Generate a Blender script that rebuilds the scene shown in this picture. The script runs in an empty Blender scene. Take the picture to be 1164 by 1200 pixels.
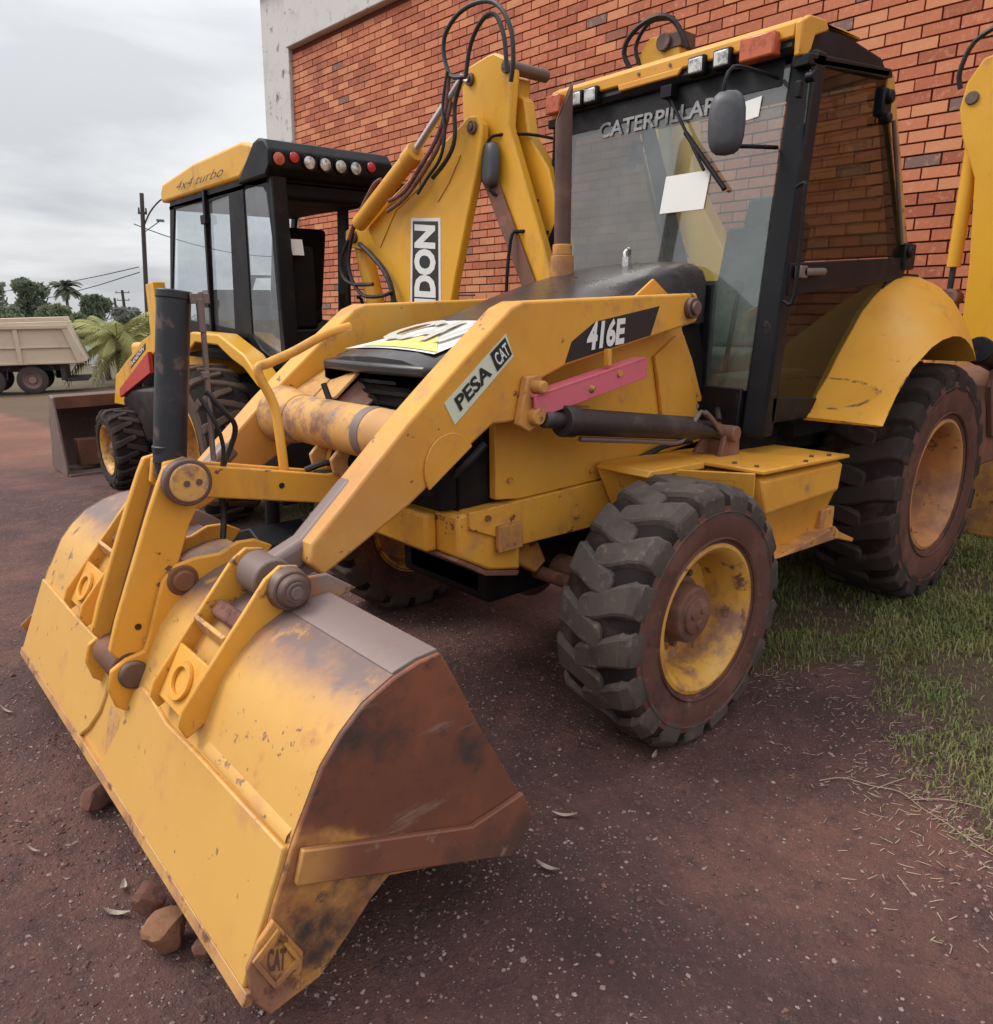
import bpy, bmesh, math, random
import numpy as np
from mathutils import Vector, Matrix
rnd = random.Random(7)
S = bpy.context.scene
COL = S.collection
PI = math.pi

# ------------------------------------------------------------------ camera, world, sun, exposure
CAMPOS = Vector((4.3397, 2.4599, 1.5644))
camd = bpy.data.cameras.new("camera"); cam = bpy.data.objects.new("camera", camd); COL.objects.link(cam)
camd.sensor_fit = 'HORIZONTAL'; camd.sensor_width = 36.0; camd.lens = 892.246/1164*36.0
camd.clip_start = 0.05; camd.clip_end = 2000
rx, ry, rz = (-0.75201, 0.65908, -0.00952), (-0.17772, -0.18882, 0.96580), (0.63474, 0.72798, 0.25913)
cam.matrix_world = Matrix(((rx[0], ry[0], rz[0], CAMPOS.x), (rx[1], ry[1], rz[1], CAMPOS.y), (rx[2], ry[2], rz[2], CAMPOS.z), (0, 0, 0, 1)))
S.camera = cam

SUN_EL, SUN_AZ = math.radians(50), math.radians(-50)      # azimuth from +x towards +y
world = bpy.data.worlds.new("World"); S.world = world; world.use_nodes = True
wn, wl = world.node_tree.nodes, world.node_tree.links
wn.clear()
wout = wn.new('ShaderNodeOutputWorld')
sky = wn.new('ShaderNodeTexSky'); sky.sky_type = 'NISHITA'; sky.sun_disc = False
sky.sun_elevation = SUN_EL; sky.sun_rotation = math.radians(90) - SUN_AZ
skb = wn.new('ShaderNodeBackground'); skb.inputs[1].default_value = 0.05; wl.new(sky.outputs[0], skb.inputs[0])
tc = wn.new('ShaderNodeTexCoord')
sep = wn.new('ShaderNodeSeparateXYZ'); wl.new(tc.outputs['Generated'], sep.inputs[0])
mz = wn.new('ShaderNodeMath'); mz.operation = 'MAXIMUM'; mz.inputs[1].default_value = 0.02; wl.new(sep.outputs[2], mz.inputs[0])
mza = wn.new('ShaderNodeMath'); mza.operation = 'ADD'; mza.inputs[1].default_value = 0.16; wl.new(mz.outputs[0], mza.inputs[0])
dx = wn.new('ShaderNodeMath'); dx.operation = 'DIVIDE'; wl.new(sep.outputs[0], dx.inputs[0]); wl.new(mza.outputs[0], dx.inputs[1])
dy = wn.new('ShaderNodeMath'); dy.operation = 'DIVIDE'; wl.new(sep.outputs[1], dy.inputs[0]); wl.new(mza.outputs[0], dy.inputs[1])
cmb = wn.new('ShaderNodeCombineXYZ'); wl.new(dx.outputs[0], cmb.inputs[0]); wl.new(dy.outputs[0], cmb.inputs[1])
cn = wn.new('ShaderNodeTexNoise'); cn.inputs['Scale'].default_value = 0.85; cn.inputs['Detail'].default_value = 7; cn.inputs['Roughness'].default_value = 0.5
cn.inputs['Distortion'].default_value = 0.25
wl.new(cmb.outputs[0], cn.inputs['Vector'])
cr = wn.new('ShaderNodeValToRGB'); wl.new(cn.outputs[0], cr.inputs[0])
cr.color_ramp.elements[0].position = 0.38; cr.color_ramp.elements[0].color = (0.55, 0.565, 0.59, 1)
cr.color_ramp.elements[1].position = 0.66; cr.color_ramp.elements[1].color = (0.90, 0.905, 0.915, 1)
# an overcast dome is about three times as bright overhead as at the horizon
ov = wn.new('ShaderNodeMath'); ov.operation = 'MULTIPLY_ADD'; ov.inputs[1].default_value = 1.5; ov.inputs[2].default_value = 0.90; wl.new(mz.outputs[0], ov.inputs[0])
clb = wn.new('ShaderNodeBackground'); wl.new(cr.outputs[0], clb.inputs[0]); wl.new(ov.outputs[0], clb.inputs[1])
wmx = wn.new('ShaderNodeMixShader'); wmx.inputs[0].default_value = 0.93
wl.new(skb.outputs[0], wmx.inputs[1]); wl.new(clb.outputs[0], wmx.inputs[2]); wl.new(wmx.outputs[0], wout.inputs[0])

sd = bpy.data.lights.new("sun", 'SUN'); sd.energy = 2.0; sd.angle = math.radians(24); sd.color = (1.0, 0.95, 0.87)
sun = bpy.data.objects.new("sun", sd); COL.objects.link(sun)
sdir = Vector((math.cos(SUN_AZ)*math.cos(SUN_EL), math.sin(SUN_AZ)*math.cos(SUN_EL), math.sin(SUN_EL)))
sun.rotation_euler = sdir.to_track_quat('Z', 'Y').to_euler(); sun.location = sdir*30
S.view_settings.view_transform = 'Standard'; S.view_settings.look = 'None'
S.view_settings.exposure = 0.13; S.view_settings.gamma = 1.0; S.view_settings.use_curve_mapping = False
S.render.engine = 'CYCLES'
try:
    S.cycles.use_denoising = True; S.cycles.max_bounces = 7; S.cycles.transparent_max_bounces = 12; S.cycles.caustics_reflective = False
except Exception: pass

# ------------------------------------------------------------------ materials
def ramp_mask(nt, src, lo, hi):
    m = nt.nodes.new('ShaderNodeMapRange'); m.interpolation_type = 'SMOOTHSTEP'
    m.inputs[1].default_value = lo; m.inputs[2].default_value = hi
    nt.links.new(src, m.inputs[0]); return m.outputs[0]
def noise(nt, vec, scale, detail=5, rough=0.6, off=0.0, stretch=None):
    n = nt.nodes.new('ShaderNodeTexNoise'); n.inputs['Scale'].default_value = scale
    n.inputs['Detail'].default_value = detail; n.inputs['Roughness'].default_value = rough
    mp = nt.nodes.new('ShaderNodeMapping'); mp.inputs[1].default_value = (off, off*1.7, off*.6)
    if stretch: mp.inputs[3].default_value = stretch
    nt.links.new(vec, mp.inputs[0]); nt.links.new(mp.outputs[0], n.inputs['Vector']); return n.outputs[0]
def mixc(nt, fac, a, b):
    m = nt.nodes.new('ShaderNodeMix'); m.data_type = 'RGBA'
    for s, v in ((m.inputs[0], fac), (m.inputs[6], a), (m.inputs[7], b)):
        if isinstance(v, (int, float)): s.default_value = v
        elif isinstance(v, tuple): s.default_value = (*v, 1)
        else: nt.links.new(v, s)
    return m.outputs[2]
def mth(nt, op, a, b=None, c=None):
    m = nt.nodes.new('ShaderNodeMath'); m.operation = op
    for i, v in enumerate((a, b, c)):
        if v is None: continue
        if isinstance(v, (int, float)): m.inputs[i].default_value = v
        else: nt.links.new(v, m.inputs[i])
    return m.outputs[0]
MATS = {}
def mat(name, base, rough=0.5, metal=0.0, layers=(), bump=None, edge=None, pos=(), spec=0.5, rvar=0.15, coat=0.0):
    """layers: (colour, scale, lo, hi[, offset, stretch]); pos: (colour, axis-vector, d0, d1, noise amount, noise scale); edge: (colour, radius)"""
    m = bpy.data.materials.new(name); m.use_nodes = True; nt = m.node_tree
    b = nt.nodes['Principled BSDF']
    t = nt.nodes.new('ShaderNodeTexCoord').outputs['Object']
    c = base
    for p in pos:
        col, ax, d0, d1, na, ns = p
        vm = nt.nodes.new('ShaderNodeVectorMath'); vm.operation = 'DOT_PRODUCT'; nt.links.new(t, vm.inputs[0]); vm.inputs[1].default_value = ax
        nn = noise(nt, t, ns, 6, 0.65, 3.3)
        v = mth(nt, 'MULTIPLY_ADD', mth(nt, 'SUBTRACT', nn, 0.5), na, vm.outputs['Value'])
        c = mixc(nt, ramp_mask(nt, v, d0, d1), c, col)
    for i, l in enumerate(layers):
        col, sc, lo, hi = l[:4]
        if lo >= .60: lo -= .045; hi -= .05
        off = l[4] if len(l) > 4 else i*2.31+.7; st = l[5] if len(l) > 5 else None
        c = mixc(nt, ramp_mask(nt, noise(nt, t, sc, 7, 0.66, off, st), lo, hi), c, col)
    if edge:
        bv = nt.nodes.new('ShaderNodeBevel'); bv.samples = 3; bv.inputs[0].default_value = edge[1]
        ge = nt.nodes.new('ShaderNodeNewGeometry')
        vm = nt.nodes.new('ShaderNodeVectorMath'); vm.operation = 'DOT_PRODUCT'
        nt.links.new(bv.outputs[0], vm.inputs[0]); nt.links.new(ge.outputs['True Normal'], vm.inputs[1])
        e = mth(nt, 'SUBTRACT', 1.0, vm.outputs['Value'])
        e = mth(nt, 'MULTIPLY', ramp_mask(nt, e, 0.02, 0.16), ramp_mask(nt, noise(nt, t, 17, 5, .7, 9.1), 0.47, 0.62))
        c = mixc(nt, e, c, edge[0])
    if isinstance(c, tuple): b.inputs['Base Color'].default_value = (*c, 1)
    else: nt.links.new(c, b.inputs['Base Color'])
    r = mth(nt, 'MULTIPLY_ADD', noise(nt, t, 6, 4, .6, 5.5), rvar*2, rough-rvar)
    nt.links.new(r, b.inputs['Roughness'])
    b.inputs['Metallic'].default_value = metal
    b.inputs['Specular IOR Level'].default_value = spec
    if coat: b.inputs['Coat Weight'].default_value = coat; b.inputs['Coat Roughness'].default_value = 0.25
    if bump:
        bp = nt.nodes.new('ShaderNodeBump'); bp.inputs['Strength'].default_value = bump[1]; bp.inputs['Distance'].default_value = bump[2] if len(bump) > 2 else 0.01
        nt.links.new(noise(nt, t, bump[0], 6, 0.7, 1.1), bp.inputs['Height']); nt.links.new(bp.outputs[0], b.inputs['Normal'])
    MATS[name] = m; return m
Y0 = (0.70, 0.335, 0.045); Y1 = (0.58, 0.255, 0.038); RUST = (0.17, 0.075, 0.045); DIRT = (0.27, 0.135, 0.085); GREY = (0.235, 0.175, 0.16)
mat('yellow', Y0, .42, 0, [(Y1, 1.6, .45, .75), ((.52, .245, .06), 5, .56, .74, 12.0, (1, 1, .25)), ((.66, .375, .09), 3.1, .52, .8, 4.2), (DIRT, 4.2, .655, .82, 8.8), (RUST, 10, .70, .73, 3.1)], (60, .08, .003), (RUST, .006), spec=.35)
mat('yellow_clean', (.73, .375, .030), .38, 0, [((.64, .31, .028), 1.3, .4, .8), ((.50, .24, .05), 4, .56, .72, 12.0, (1, 1, .3)), (DIRT, 7, .66, .9)], None, (RUST, .004), spec=.4)
mat('yellow_dirty', (.56, .265, .065), .55, 0, [(DIRT, 2.7, .45, .65), ((.33, .15, .07), 6.5, .48, .70, 5.0), (RUST, 14, .60, .68, 2.2)], (45, .2, .004), (RUST, .008), spec=.3)
mat('yellow_worn', (.60, .33, .10), .55, 0, [((.50, .26, .10), 6, .42, .58), (GREY, 5.5, .56, .66, 6.0), (DIRT, 11, .50, .66, 1.0)], (70, .3, .004), (GREY, .01), spec=.3)
mat('rust_steel', (.115, .052, .034), .62, 0, [((.20, .085, .045), 2.4, .42, .70), ((.075, .045, .038), 4.3, .50, .75, 7.7), ((.24, .13, .085), 16, .62, .8)], (40, .25, .003), spec=.35)
mat('arm_paint', Y0, .42, 0, [(Y1, 1.6, .45, .75), ((.50, .235, .07), 6, .54, .70, 12.0), ((.66, .375, .09), 3.1, .52, .8, 4.2), (DIRT, 4.2, .66, .84, 8.8), (RUST, 12, .695, .725, 3.1)], (60, .08, .003), (DIRT, .010),
    pos=[((.56, .27, .095), (1, 0, -.5), 2.25, 2.75, .5, 4)], spec=.35)
mat('bracket_paint', Y0, .45, 0, [(Y1, 2, .45, .75), (RUST, 12, .62, .70)], (50, .1, .003), (RUST, .007), pos=[((.30, .14, .075), (-1, 0, .3), -3.27, -3.17, .12, 9), (GREY, (-1, 0, .3), -3.17, -3.11, .10, 12)])
mat('cyl_brown', (.024, .018, .018), .5, 0, [((.075, .055, .048), 4, .45, .7), ((.16, .105, .08), 9, .58, .75)], (50, .1, .003))
mat('yellow_grimy', Y0, .5, 0, [(Y1, 2, .4, .7), ((.50, .24, .075), 4, .50, .68, 3.0), (DIRT, 3.3, .56, .72, 5.0), (RUST, 12, .66, .70, 2.2)], (50, .15, .004), (RUST, .008), spec=.3)
mat('worn_steel', (.18, .130, .118), .48, .25, [((.15, .09, .075), 4, .5, .72), ((.30, .25, .235), 9, .55, .8)], (50, .15, .003), spec=.5)
mat('edge_steel', (.55, .30, .10), .45, 0, [((.40, .20, .10), 5, .45, .6), (RUST, 9, .52, .62)], (50, .2, .003), ((.45, .30, .22), .004))
mat('arm_tip_steel', (.19, .135, .125), .5, .15, [((.19, .10, .07), 6, .52, .72)], (50, .15, .003))
YS = (0.60, 0.33, 0.085)
mat('bucket_shell', YS, .42, 0, [((.54, .275, .07), 2.1, .45, .75), ((.50, .24, .075), 7, .56, .68, 14.0), ((.22, .11, .065), 9.5, .675, .70, 2.0), ((.27, .14, .085), 28, .675, .71, 6.0)], (40, .08, .003), (RUST, .006),
    pos=[(DIRT, (-.35, 0, .94), -.66, -.54, .14, 5), ((.165, .110, .100), (-.35, 0, .94), -.575, -.545, .12, 9)], spec=.35)
mat('bucket_floor', (.62, .345, .090), .40, 0, [((.56, .29, .075), 1.8, .45, .8), ((.55, .28, .10), 5, .55, .70, 14.0), ((.24, .13, .075), 15, .68, .71, 5.0)], (30, .06, .003), (RUST, .006), spec=.4)
mat('bucket_side', (.165, .062, .038), .58, 0, [((.23, .080, .042), 2.4, .42, .62, 3.0), ((.060, .040, .036), 3.0, .50, .66, 6.0), ((.24, .15, .11), 7, .62, .72, 1.5, (.25, 1, 1.6)), ((.09, .05, .04), 16, .58, .70, 4.5)], (30, .12, .003),
    pos=[((.52, .255, .075), (.5, 0, -.866), 1.425, 1.455, .10, 9)], spec=.35)
mat('bucket_strip', (.20, .072, .042), .55, 0, [((.10, .050, .038), 3, .45, .62), ((.25, .16, .12), 18, .62, .75)], (40, .15, .003), pos=[((.50, .24, .075), (1, 0, .3), 3.74, 3.90, .1, 10)])
mat('black_paint', (.0065, .0065, .009), .50, 0, [((.024, .020, .020), 4, .52, .8), ((.06, .04, .035), 13, .66, .8)], None, ((.07, .055, .05), .004), spec=.22)
mat('black_dull', (.008, .007, .007), .8, 0, [((.020, .014, .012), 5, .45, .8)], (60, .2, .003), spec=.15)
mat('hood_black', (.022, .018, .020), .30, 0, [((.050, .040, .040), 1.9, .42, .7), ((.12, .09, .085), 8, .60, .85)], None, spec=.5, coat=.2)
mat('tank_black', (.016, .016, .020), .32, 0, [((.06, .055, .055), 3, .5, .8)], None)
mat('cyl_black', (.013, .014, .020), .45, 0, [((.035, .032, .036), 6, .48, .70), ((.10, .065, .055), 12, .60, .72), ((.4, .4, .4), 34, .76, .78)], None)
mat('tread_rubber', (.078, .062, .055), .80, 0, [((.050, .040, .037), 5, .44, .66), ((.115, .078, .064), 3.6, .50, .72, 5), ((.13, .095, .08), 22, .56, .68, 2)], (50, .25, .004), ((.15, .115, .10), .010), spec=.22)
mat('tread_groove', (.020, .015, .014), .9, 0, [((.075, .05, .042), 7, .5, .75)], (50, .2, .004), spec=.15)
mat('sidewall_rubber', (.115, .050, .038), .86, 0, [((.155, .074, .054), 4, .45, .7), ((.055, .032, .028), 6, .50, .72), ((.18, .10, .075), 18, .58, .72, 7)], (40, .15, .003), spec=.2)
mat('tyre_dark', (.036, .027, .024), .85, 0, [((.060, .040, .033), 4, .45, .75), ((.09, .06, .048), 9, .56, .72)], (50, .25, .004), spec=.25)
mat('tyre_dusty', (.085, .057, .043), .85, 0, [((.12, .08, .06), 5, .45, .75)], (40, .2, .004), spec=.2)
mat('rim_yellow', (.62, .33, .055), .45, 0, [((.45, .20, .05), 5, .48, .66), (DIRT, 4, .50, .64, 4), (RUST, 11, .56, .64, 2)], (50, .1, .003), (RUST, .008))
mat('rim_dusty', (.50, .225, .075), .6, 0, [((.27, .12, .07), 3, .45, .66), (RUST, 12, .62, .7)], (50, .1, .003))
mat('hub_rust', (.17, .075, .050), .65, 0, [((.25, .115, .075), 9, .5, .7), ((.08, .04, .035), 5, .5, .7, 3)], (50, .3, .004))
mat('pin_steel', (.13, .082, .068), .5, .3, [((.2, .13, .1), 12, .5, .7)], (60, .2, .002), ((.3, .22, .18), .005))
mat('chrome', (.62, .60, .58), .18, .95, rvar=.06)
mat('exhaust_rust', (.105, .050, .040), .72, 0, [((.15, .075, .055), 9, .5, .7), ((.06, .035, .033), 4, .5, .7)], (60, .3, .003))
mat('pink_paint', (.62, .13, .175), .45, 0, [((.50, .10, .13), 3, .5, .75), ((.40, .17, .12), 14, .62, .72)], None, (RUST, .005))
mat('red_paint', (.50, .045, .03), .45, 0, [((.35, .04, .03), 5, .5, .75)])
mat('orange_lens', (.55, .13, .05), .25, 0, [((.38, .08, .04), 20, .45, .6)], None)
mat('red_lens', (.48, .03, .035), .22, 0, rvar=.05)
mat('lamp_glass', (.62, .62, .60), .15, .35, [((.25, .25, .25), 22, .45, .6)], rvar=.05)
mat('white_print', (.74, .74, .72), .5, 0, [((.55, .53, .50), 12, .55, .75)])
mat('black_print', (.014, .013, .014), .4, 0)
mat('faded_print', (.27, .27, .27), .5, 0, [((.12, .12, .12), 14, .48, .62)])
mat('paper', (.78, .78, .75), .7)
mat('sticker_green', (.62, .66, .52), .45, 0, [((.5, .5, .4), 20, .6, .75)])
mat('sticker_grey', (.50, .47, .42), .5)
mat('decal_yellow', (.82, .66, .20), .4)
mat('seat', (.17, .18, .16), .8, 0, [((.26, .26, .22), 5, .5, .7)], (40, .2, .003))
mat('cab_inner', (.11, .095, .06), .7, 0, [((.055, .05, .045), 3, .45, .7)])
mat('plastic_grey', (.12, .14, .13), .6, 0, [((.07, .08, .08), 4, .5, .7)])
mat('wood_pole', (.22, .15, .07), .8, 0, [((.12, .08, .045), 8, .5, .7)], (30, .2, .003))
mat('hose', (.010, .009, .009), .55, 0, [((.07, .04, .035), 9, .5, .75)])
mat('hose_sleeve', (.20, .085, .07), .7, 0, [((.11, .05, .045), 30, .45, .6)])
mat('concrete', (.56, .555, .54), .85, 0, [((.44, .435, .42), 2.2, .50, .75), ((.15, .14, .13), 5.5, .62, .74, 4), ((.47, .46, .44), 8, .55, .8, 2)], (30, .3, .01))
mat('mortar', (.135, .040, .024), .9, 0, [((.15, .055, .038), 6, .45, .7)], (60, .3, .004), spec=.2)
mat('stone', (.15, .068, .052), .9, 0, [((.22, .10, .07), 14, .45, .7), ((.09, .05, .045), 30, .5, .7)], (60, .5, .006), spec=.2)
mat('tan_stone', (.25, .125, .07), .9, 0, [((.18, .08, .05), 16, .45, .7)], (50, .6, .006), spec=.2)
mat('pebble', (.25, .175, .16), .85, 0, [((.33, .25, .225), 31, .45, .66), ((.13, .08, .072), 17, .5, .66)], None, spec=.25)
mat('clod', (.10, .052, .046), .9, 0, [((.17, .09, .07), 23, .45, .65)], None, spec=.2)
mat('straw', (.36, .27, .20), .85, 0, [((.26, .19, .13), 25, .45, .7)], None, spec=.2)
mat('dry_leaf', (.38, .31, .26), .8, 0, [((.25, .17, .13), 30, .45, .7)], None, spec=.3)
mat('truck_cream', (.56, .45, .34), .6, 0, [((.45, .33, .24), 1.2, .45, .75)])
mat('truck_dark', (.03, .024, .023), .7, 0, [((.08, .045, .035), 2, .5, .75)])
mat('truck_tyre', (.055, .040, .038), .9)
mat('truck_rim', (.24, .15, .13), .7)
mat('bark', (.10, .075, .055), .9, 0, [((.16, .13, .10), 6, .5, .7)])
mat('pole_wood', (.055, .045, .042), .85, 0, [((.09, .075, .065), 3, .45, .7, 0, (1, 1, .15))])
mat('white_wall', (.55, .56, .57), .8, 0, [((.4, .4, .4), 2, .5, .8)])

def leafmat(name, dark, light, scale=.5, trans=.25):
    m = bpy.data.materials.new(name); m.use_nodes = True; nt = m.node_tree; b = nt.nodes['Principled BSDF']
    t = nt.nodes.new('ShaderNodeTexCoord').outputs['Object']
    a = nt.nodes.new('ShaderNodeAttribute'); a.attribute_name = 'rnd'
    c = mixc(nt, ramp_mask(nt, noise(nt, t, scale, 3), .35, .65), dark, light)
    c = mixc(nt, mth(nt, 'MULTIPLY', a.outputs['Fac'], .55), c, tuple(x*1.5+.01 for x in light))
    if name == 'grass_blade': c = mixc(nt, ramp_mask(nt, a.outputs['Fac'], .87, .90), c, (.34, .27, .15))
    nt.links.new(c, b.inputs['Base Color']); b.inputs['Roughness'].default_value = .65; b.inputs['Specular IOR Level'].default_value = .25
    tr = nt.nodes.new('ShaderNodeBsdfTranslucent'); nt.links.new(c, tr.inputs[0])
    mx = nt.nodes.new('ShaderNodeMixShader'); mx.inputs[0].default_value = trans
    nt.links.new(b.outputs[0], mx.inputs[1]); nt.links.new(tr.outputs[0], mx.inputs[2]); nt.links.new(mx.outputs[0], nt.nodes['Material Output'].inputs[0])
    MATS[name] = m
leafmat('leaves_dark', (.135, .165, .120), (.185, .215, .150))  # tree leaf colours paled and greyed to carry distance haze
leafmat('leaves_mid', (.165, .195, .130), (.225, .255, .155))
leafmat('leaves_palm', (.26, .27, .10), (.42, .40, .16))
leafmat('leaves_hazy', (.20, .215, .19), (.26, .275, .24))
leafmat('grass_blade', (.095, .135, .042), (.205, .215, .075), 2.2)

def brickmat():
    m = bpy.data.materials.new('brick'); m.use_nodes = True; nt = m.node_tree; b = nt.nodes['Principled BSDF']
    a = nt.nodes.new('ShaderNodeAttribute'); a.attribute_name = 'rnd'
    oi = nt.nodes.new('ShaderNodeObjectInfo')
    r = mth(nt, 'FRACT', mth(nt, 'ADD', a.outputs['Fac'], oi.outputs['Random']))
    rp = nt.nodes.new('ShaderNodeValToRGB'); nt.links.new(r, rp.inputs[0]); e = rp.color_ramp.elements
    e[0].position = 0; e[0].color = (.20, .125, .11, 1); e[1].position = 1; e[1].color = (.62, .27, .14, 1)
    for p, c in ((.030, (.23, .14, .12)), (.036, (.36, .112, .064)), (.4, (.48, .158, .086)), (.7, (.56, .205, .112))):
        q = e.new(p); q.color = (*c, 1)
    t = nt.nodes.new('ShaderNodeTexCoord').outputs['Object']
    ge = nt.nodes.new('ShaderNodeNewGeometry').outputs['Position']
    c = mixc(nt, ramp_mask(nt, noise(nt, ge, 1.1, 4, .6), .50, .78), rp.outputs[0], (.28, .092, .060))
    c = mixc(nt, mth(nt, 'MULTIPLY', ramp_mask(nt, noise(nt, ge, 24, 5, .7), .50, .75), .55), c, (.72, .38, .25))
    nt.links.new(c, b.inputs['Base Color']); b.inputs['Roughness'].default_value = .85; b.inputs['Specular IOR Level'].default_value = .25
    bp = nt.nodes.new('ShaderNodeBump'); bp.inputs['Strength'].default_value = .35; bp.inputs['Distance'].default_value = .004
    nt.links.new(noise(nt, ge, 60, 5, .7), bp.inputs['Height']); nt.links.new(bp.outputs[0], b.inputs['Normal'])
    MATS['brick'] = m
brickmat()

def glassmat(name, tint, dust_haze=.10, gl=(.05, .75), dust_haze_col=(.45, .45, .43)):
    m = bpy.data.materials.new(name); m.use_nodes = True; nt = m.node_tree; nt.nodes.clear()
    o = nt.nodes.new('ShaderNodeOutputMaterial')
    tr = nt.nodes.new('ShaderNodeBsdfTransparent'); tr.inputs[0].default_value = (*tint, 1)
    g = nt.nodes.new('ShaderNodeBsdfGlossy'); g.inputs['Roughness'].default_value = .04; g.inputs[0].default_value = (.95, .97, 1, 1)
    fr = nt.nodes.new('ShaderNodeLayerWeight'); fr.inputs[0].default_value = .30
    bf = nt.nodes.new('ShaderNodeNewGeometry').outputs['Backfacing']
    f = mth(nt, 'MULTIPLY', mth(nt, 'MULTIPLY_ADD', fr.outputs['Fresnel'], gl[1], gl[0]), mth(nt, 'SUBTRACT', 1.0, bf))
    d = nt.nodes.new('ShaderNodeBsdfDiffuse'); d.inputs[0].default_value = (*dust_haze_col, 1)
    t = nt.nodes.new('ShaderNodeTexCoord').outputs['Object']
    dn = mth(nt, 'MULTIPLY_ADD', ramp_mask(nt, noise(nt, t, 2.3, 6, .7), .35, .75), dust_haze, dust_haze*.5)  # diffuse film: dust, plus reflected haze painted into the pane colour
    a = nt.nodes.new('ShaderNodeMixShader'); nt.links.new(f, a.inputs[0]); nt.links.new(tr.outputs[0], a.inputs[1]); nt.links.new(g.outputs[0], a.inputs[2])
    b = nt.nodes.new('ShaderNodeMixShader'); nt.links.new(dn, b.inputs[0]); nt.links.new(a.outputs[0], b.inputs[1]); nt.links.new(d.outputs[0], b.inputs[2])
    nt.links.new(b.outputs[0], o.inputs[0]); MATS[name] = m
glassmat('windscreen_glass', (.82, .91, .88), .075, (.10, .30), (.58, .60, .57))
glassmat('door_glass', (.44, .42, .33), .07, (.06, .14), (.13, .105, .055))
glassmat('rear_glass', (.90, .93, .92), .04, (.03, .12))
glassmat('clear_glass', (.92, .95, .96), .10, (.10, .6), (.55, .57, .58))
mat('mirror_back', (.05, .055, .065), .5, 0, [((.10, .10, .11), 5, .45, .75)])

def groundmat():
    m = bpy.data.materials.new('ground_dirt'); m.use_nodes = True; nt = m.node_tree; b = nt.nodes['Principled BSDF']
    t = nt.nodes.new('ShaderNodeTexCoord').outputs['Object']
    sp = nt.nodes.new('ShaderNodeSeparateXYZ'); nt.links.new(t, sp.inputs[0])
    c = mixc(nt, ramp_mask(nt, noise(nt, t, .9, 6, .65), .40, .66), (.112, .060, .057), (.205, .098, .080))
    c = mixc(nt, mth(nt, 'MULTIPLY', ramp_mask(nt, noise(nt, t, 2.6, 6, .7, 3.0), .50, .72), .7), c, (.25, .118, .090))
    c = mixc(nt, mth(nt, 'MULTIPLY', ramp_mask(nt, noise(nt, t, 14, 6, .75, 5.0), .48, .70), .7), c, (.060, .040, .042))
    c = mixc(nt, mth(nt, 'MULTIPLY', ramp_mask(nt, noise(nt, t, 60, 4, .75, 2.0), .52, .72), .55), c, (.27, .18, .16))
    c = mixc(nt, mth(nt, 'MULTIPLY', ramp_mask(nt, noise(nt, t, 1.3, 5, .7, 12.0, (1, .35, 1)), .50, .68), .55), c, (.068, .040, .041))
    # crushed stone set in the surface
    vo = nt.nodes.new('ShaderNodeTexVoronoi'); vo.inputs['Scale'].default_value = 95; nt.links.new(t, vo.inputs['Vector'])
    sc = nt.nodes.new('ShaderNodeSeparateColor'); nt.links.new(vo.outputs['Color'], sc.inputs[0])
    chip = mth(nt, 'MULTIPLY', ramp_mask(nt, sc.outputs[0], .70, .74), mth(nt, 'SUBTRACT', 1.0, ramp_mask(nt, vo.outputs['Distance'], .22, .38)))
    patch = ramp_mask(nt, noise(nt, t, 1.7, 4, .6, 8.0), .38, .62)
    chipm = mth(nt, 'MULTIPLY', chip, mth(nt, 'MULTIPLY_ADD', patch, .8, .2))
    c = mixc(nt, chipm, c, mixc(nt, sc.outputs[1], (.18, .12, .11), (.40, .32, .29)))
    # red earth of the yard beyond the parked machines, paler verge far away
    wob = mth(nt, 'MULTIPLY_ADD', noise(nt, t, .35, 5, .6, 1.0), 4.0, sp.outputs[1])
    c = mixc(nt, mth(nt, 'SUBTRACT', 1.0, ramp_mask(nt, wob, -8.3, -5.2)), c, mixc(nt, ramp_mask(nt, noise(nt, t, .5, 6, .7, 4.0), .4, .7), (.20, .092, .066), (.31, .145, .10)))
    c = mixc(nt, mth(nt, 'SUBTRACT', 1.0, ramp_mask(nt, wob, -36, -19)), c, mixc(nt, ramp_mask(nt, noise(nt, t, .6, 5, .7, 7.0), .4, .7), (.20, .17, .12), (.26, .22, .18)))
    # soil under the grass strip
    gx = mth(nt, 'MULTIPLY_ADD', noise(nt, t, 1.5, 4, .6, 2.0), .5, sp.outputs[0])
    c = mixc(nt, mth(nt, 'MULTIPLY', mth(nt, 'SUBTRACT', 1.0, ramp_mask(nt, gx, 1.25, 1.6)), .75), c, (.10, .075, .045))
    nt.links.new(c, b.inputs['Base Color']); b.inputs['Roughness'].default_value = .88; b.inputs['Specular IOR Level'].default_value = .25
    h = mth(nt, 'ADD', mth(nt, 'MULTIPLY', noise(nt, t, 11, 8, .75, 6.0), 1.0), mth(nt, 'MULTIPLY', chip, .35))
    h = mth(nt, 'ADD', h, mth(nt, 'MULTIPLY', noise(nt, t, 32, 5, .7, 9.0), .6))
    h = mth(nt, 'ADD', h, mth(nt, 'MULTIPLY', noise(nt, t, 90, 4, .7, 3.0), .35))
    bp = nt.nodes.new('ShaderNodeBump'); bp.inputs['Strength'].default_value = 1.0; bp.inputs['Distance'].default_value = .035
    nt.links.new(h, bp.inputs['Height']); nt.links.new(bp.outputs[0], b.inputs['Normal'])
    MATS['ground_dirt'] = m
groundmat()

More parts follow.
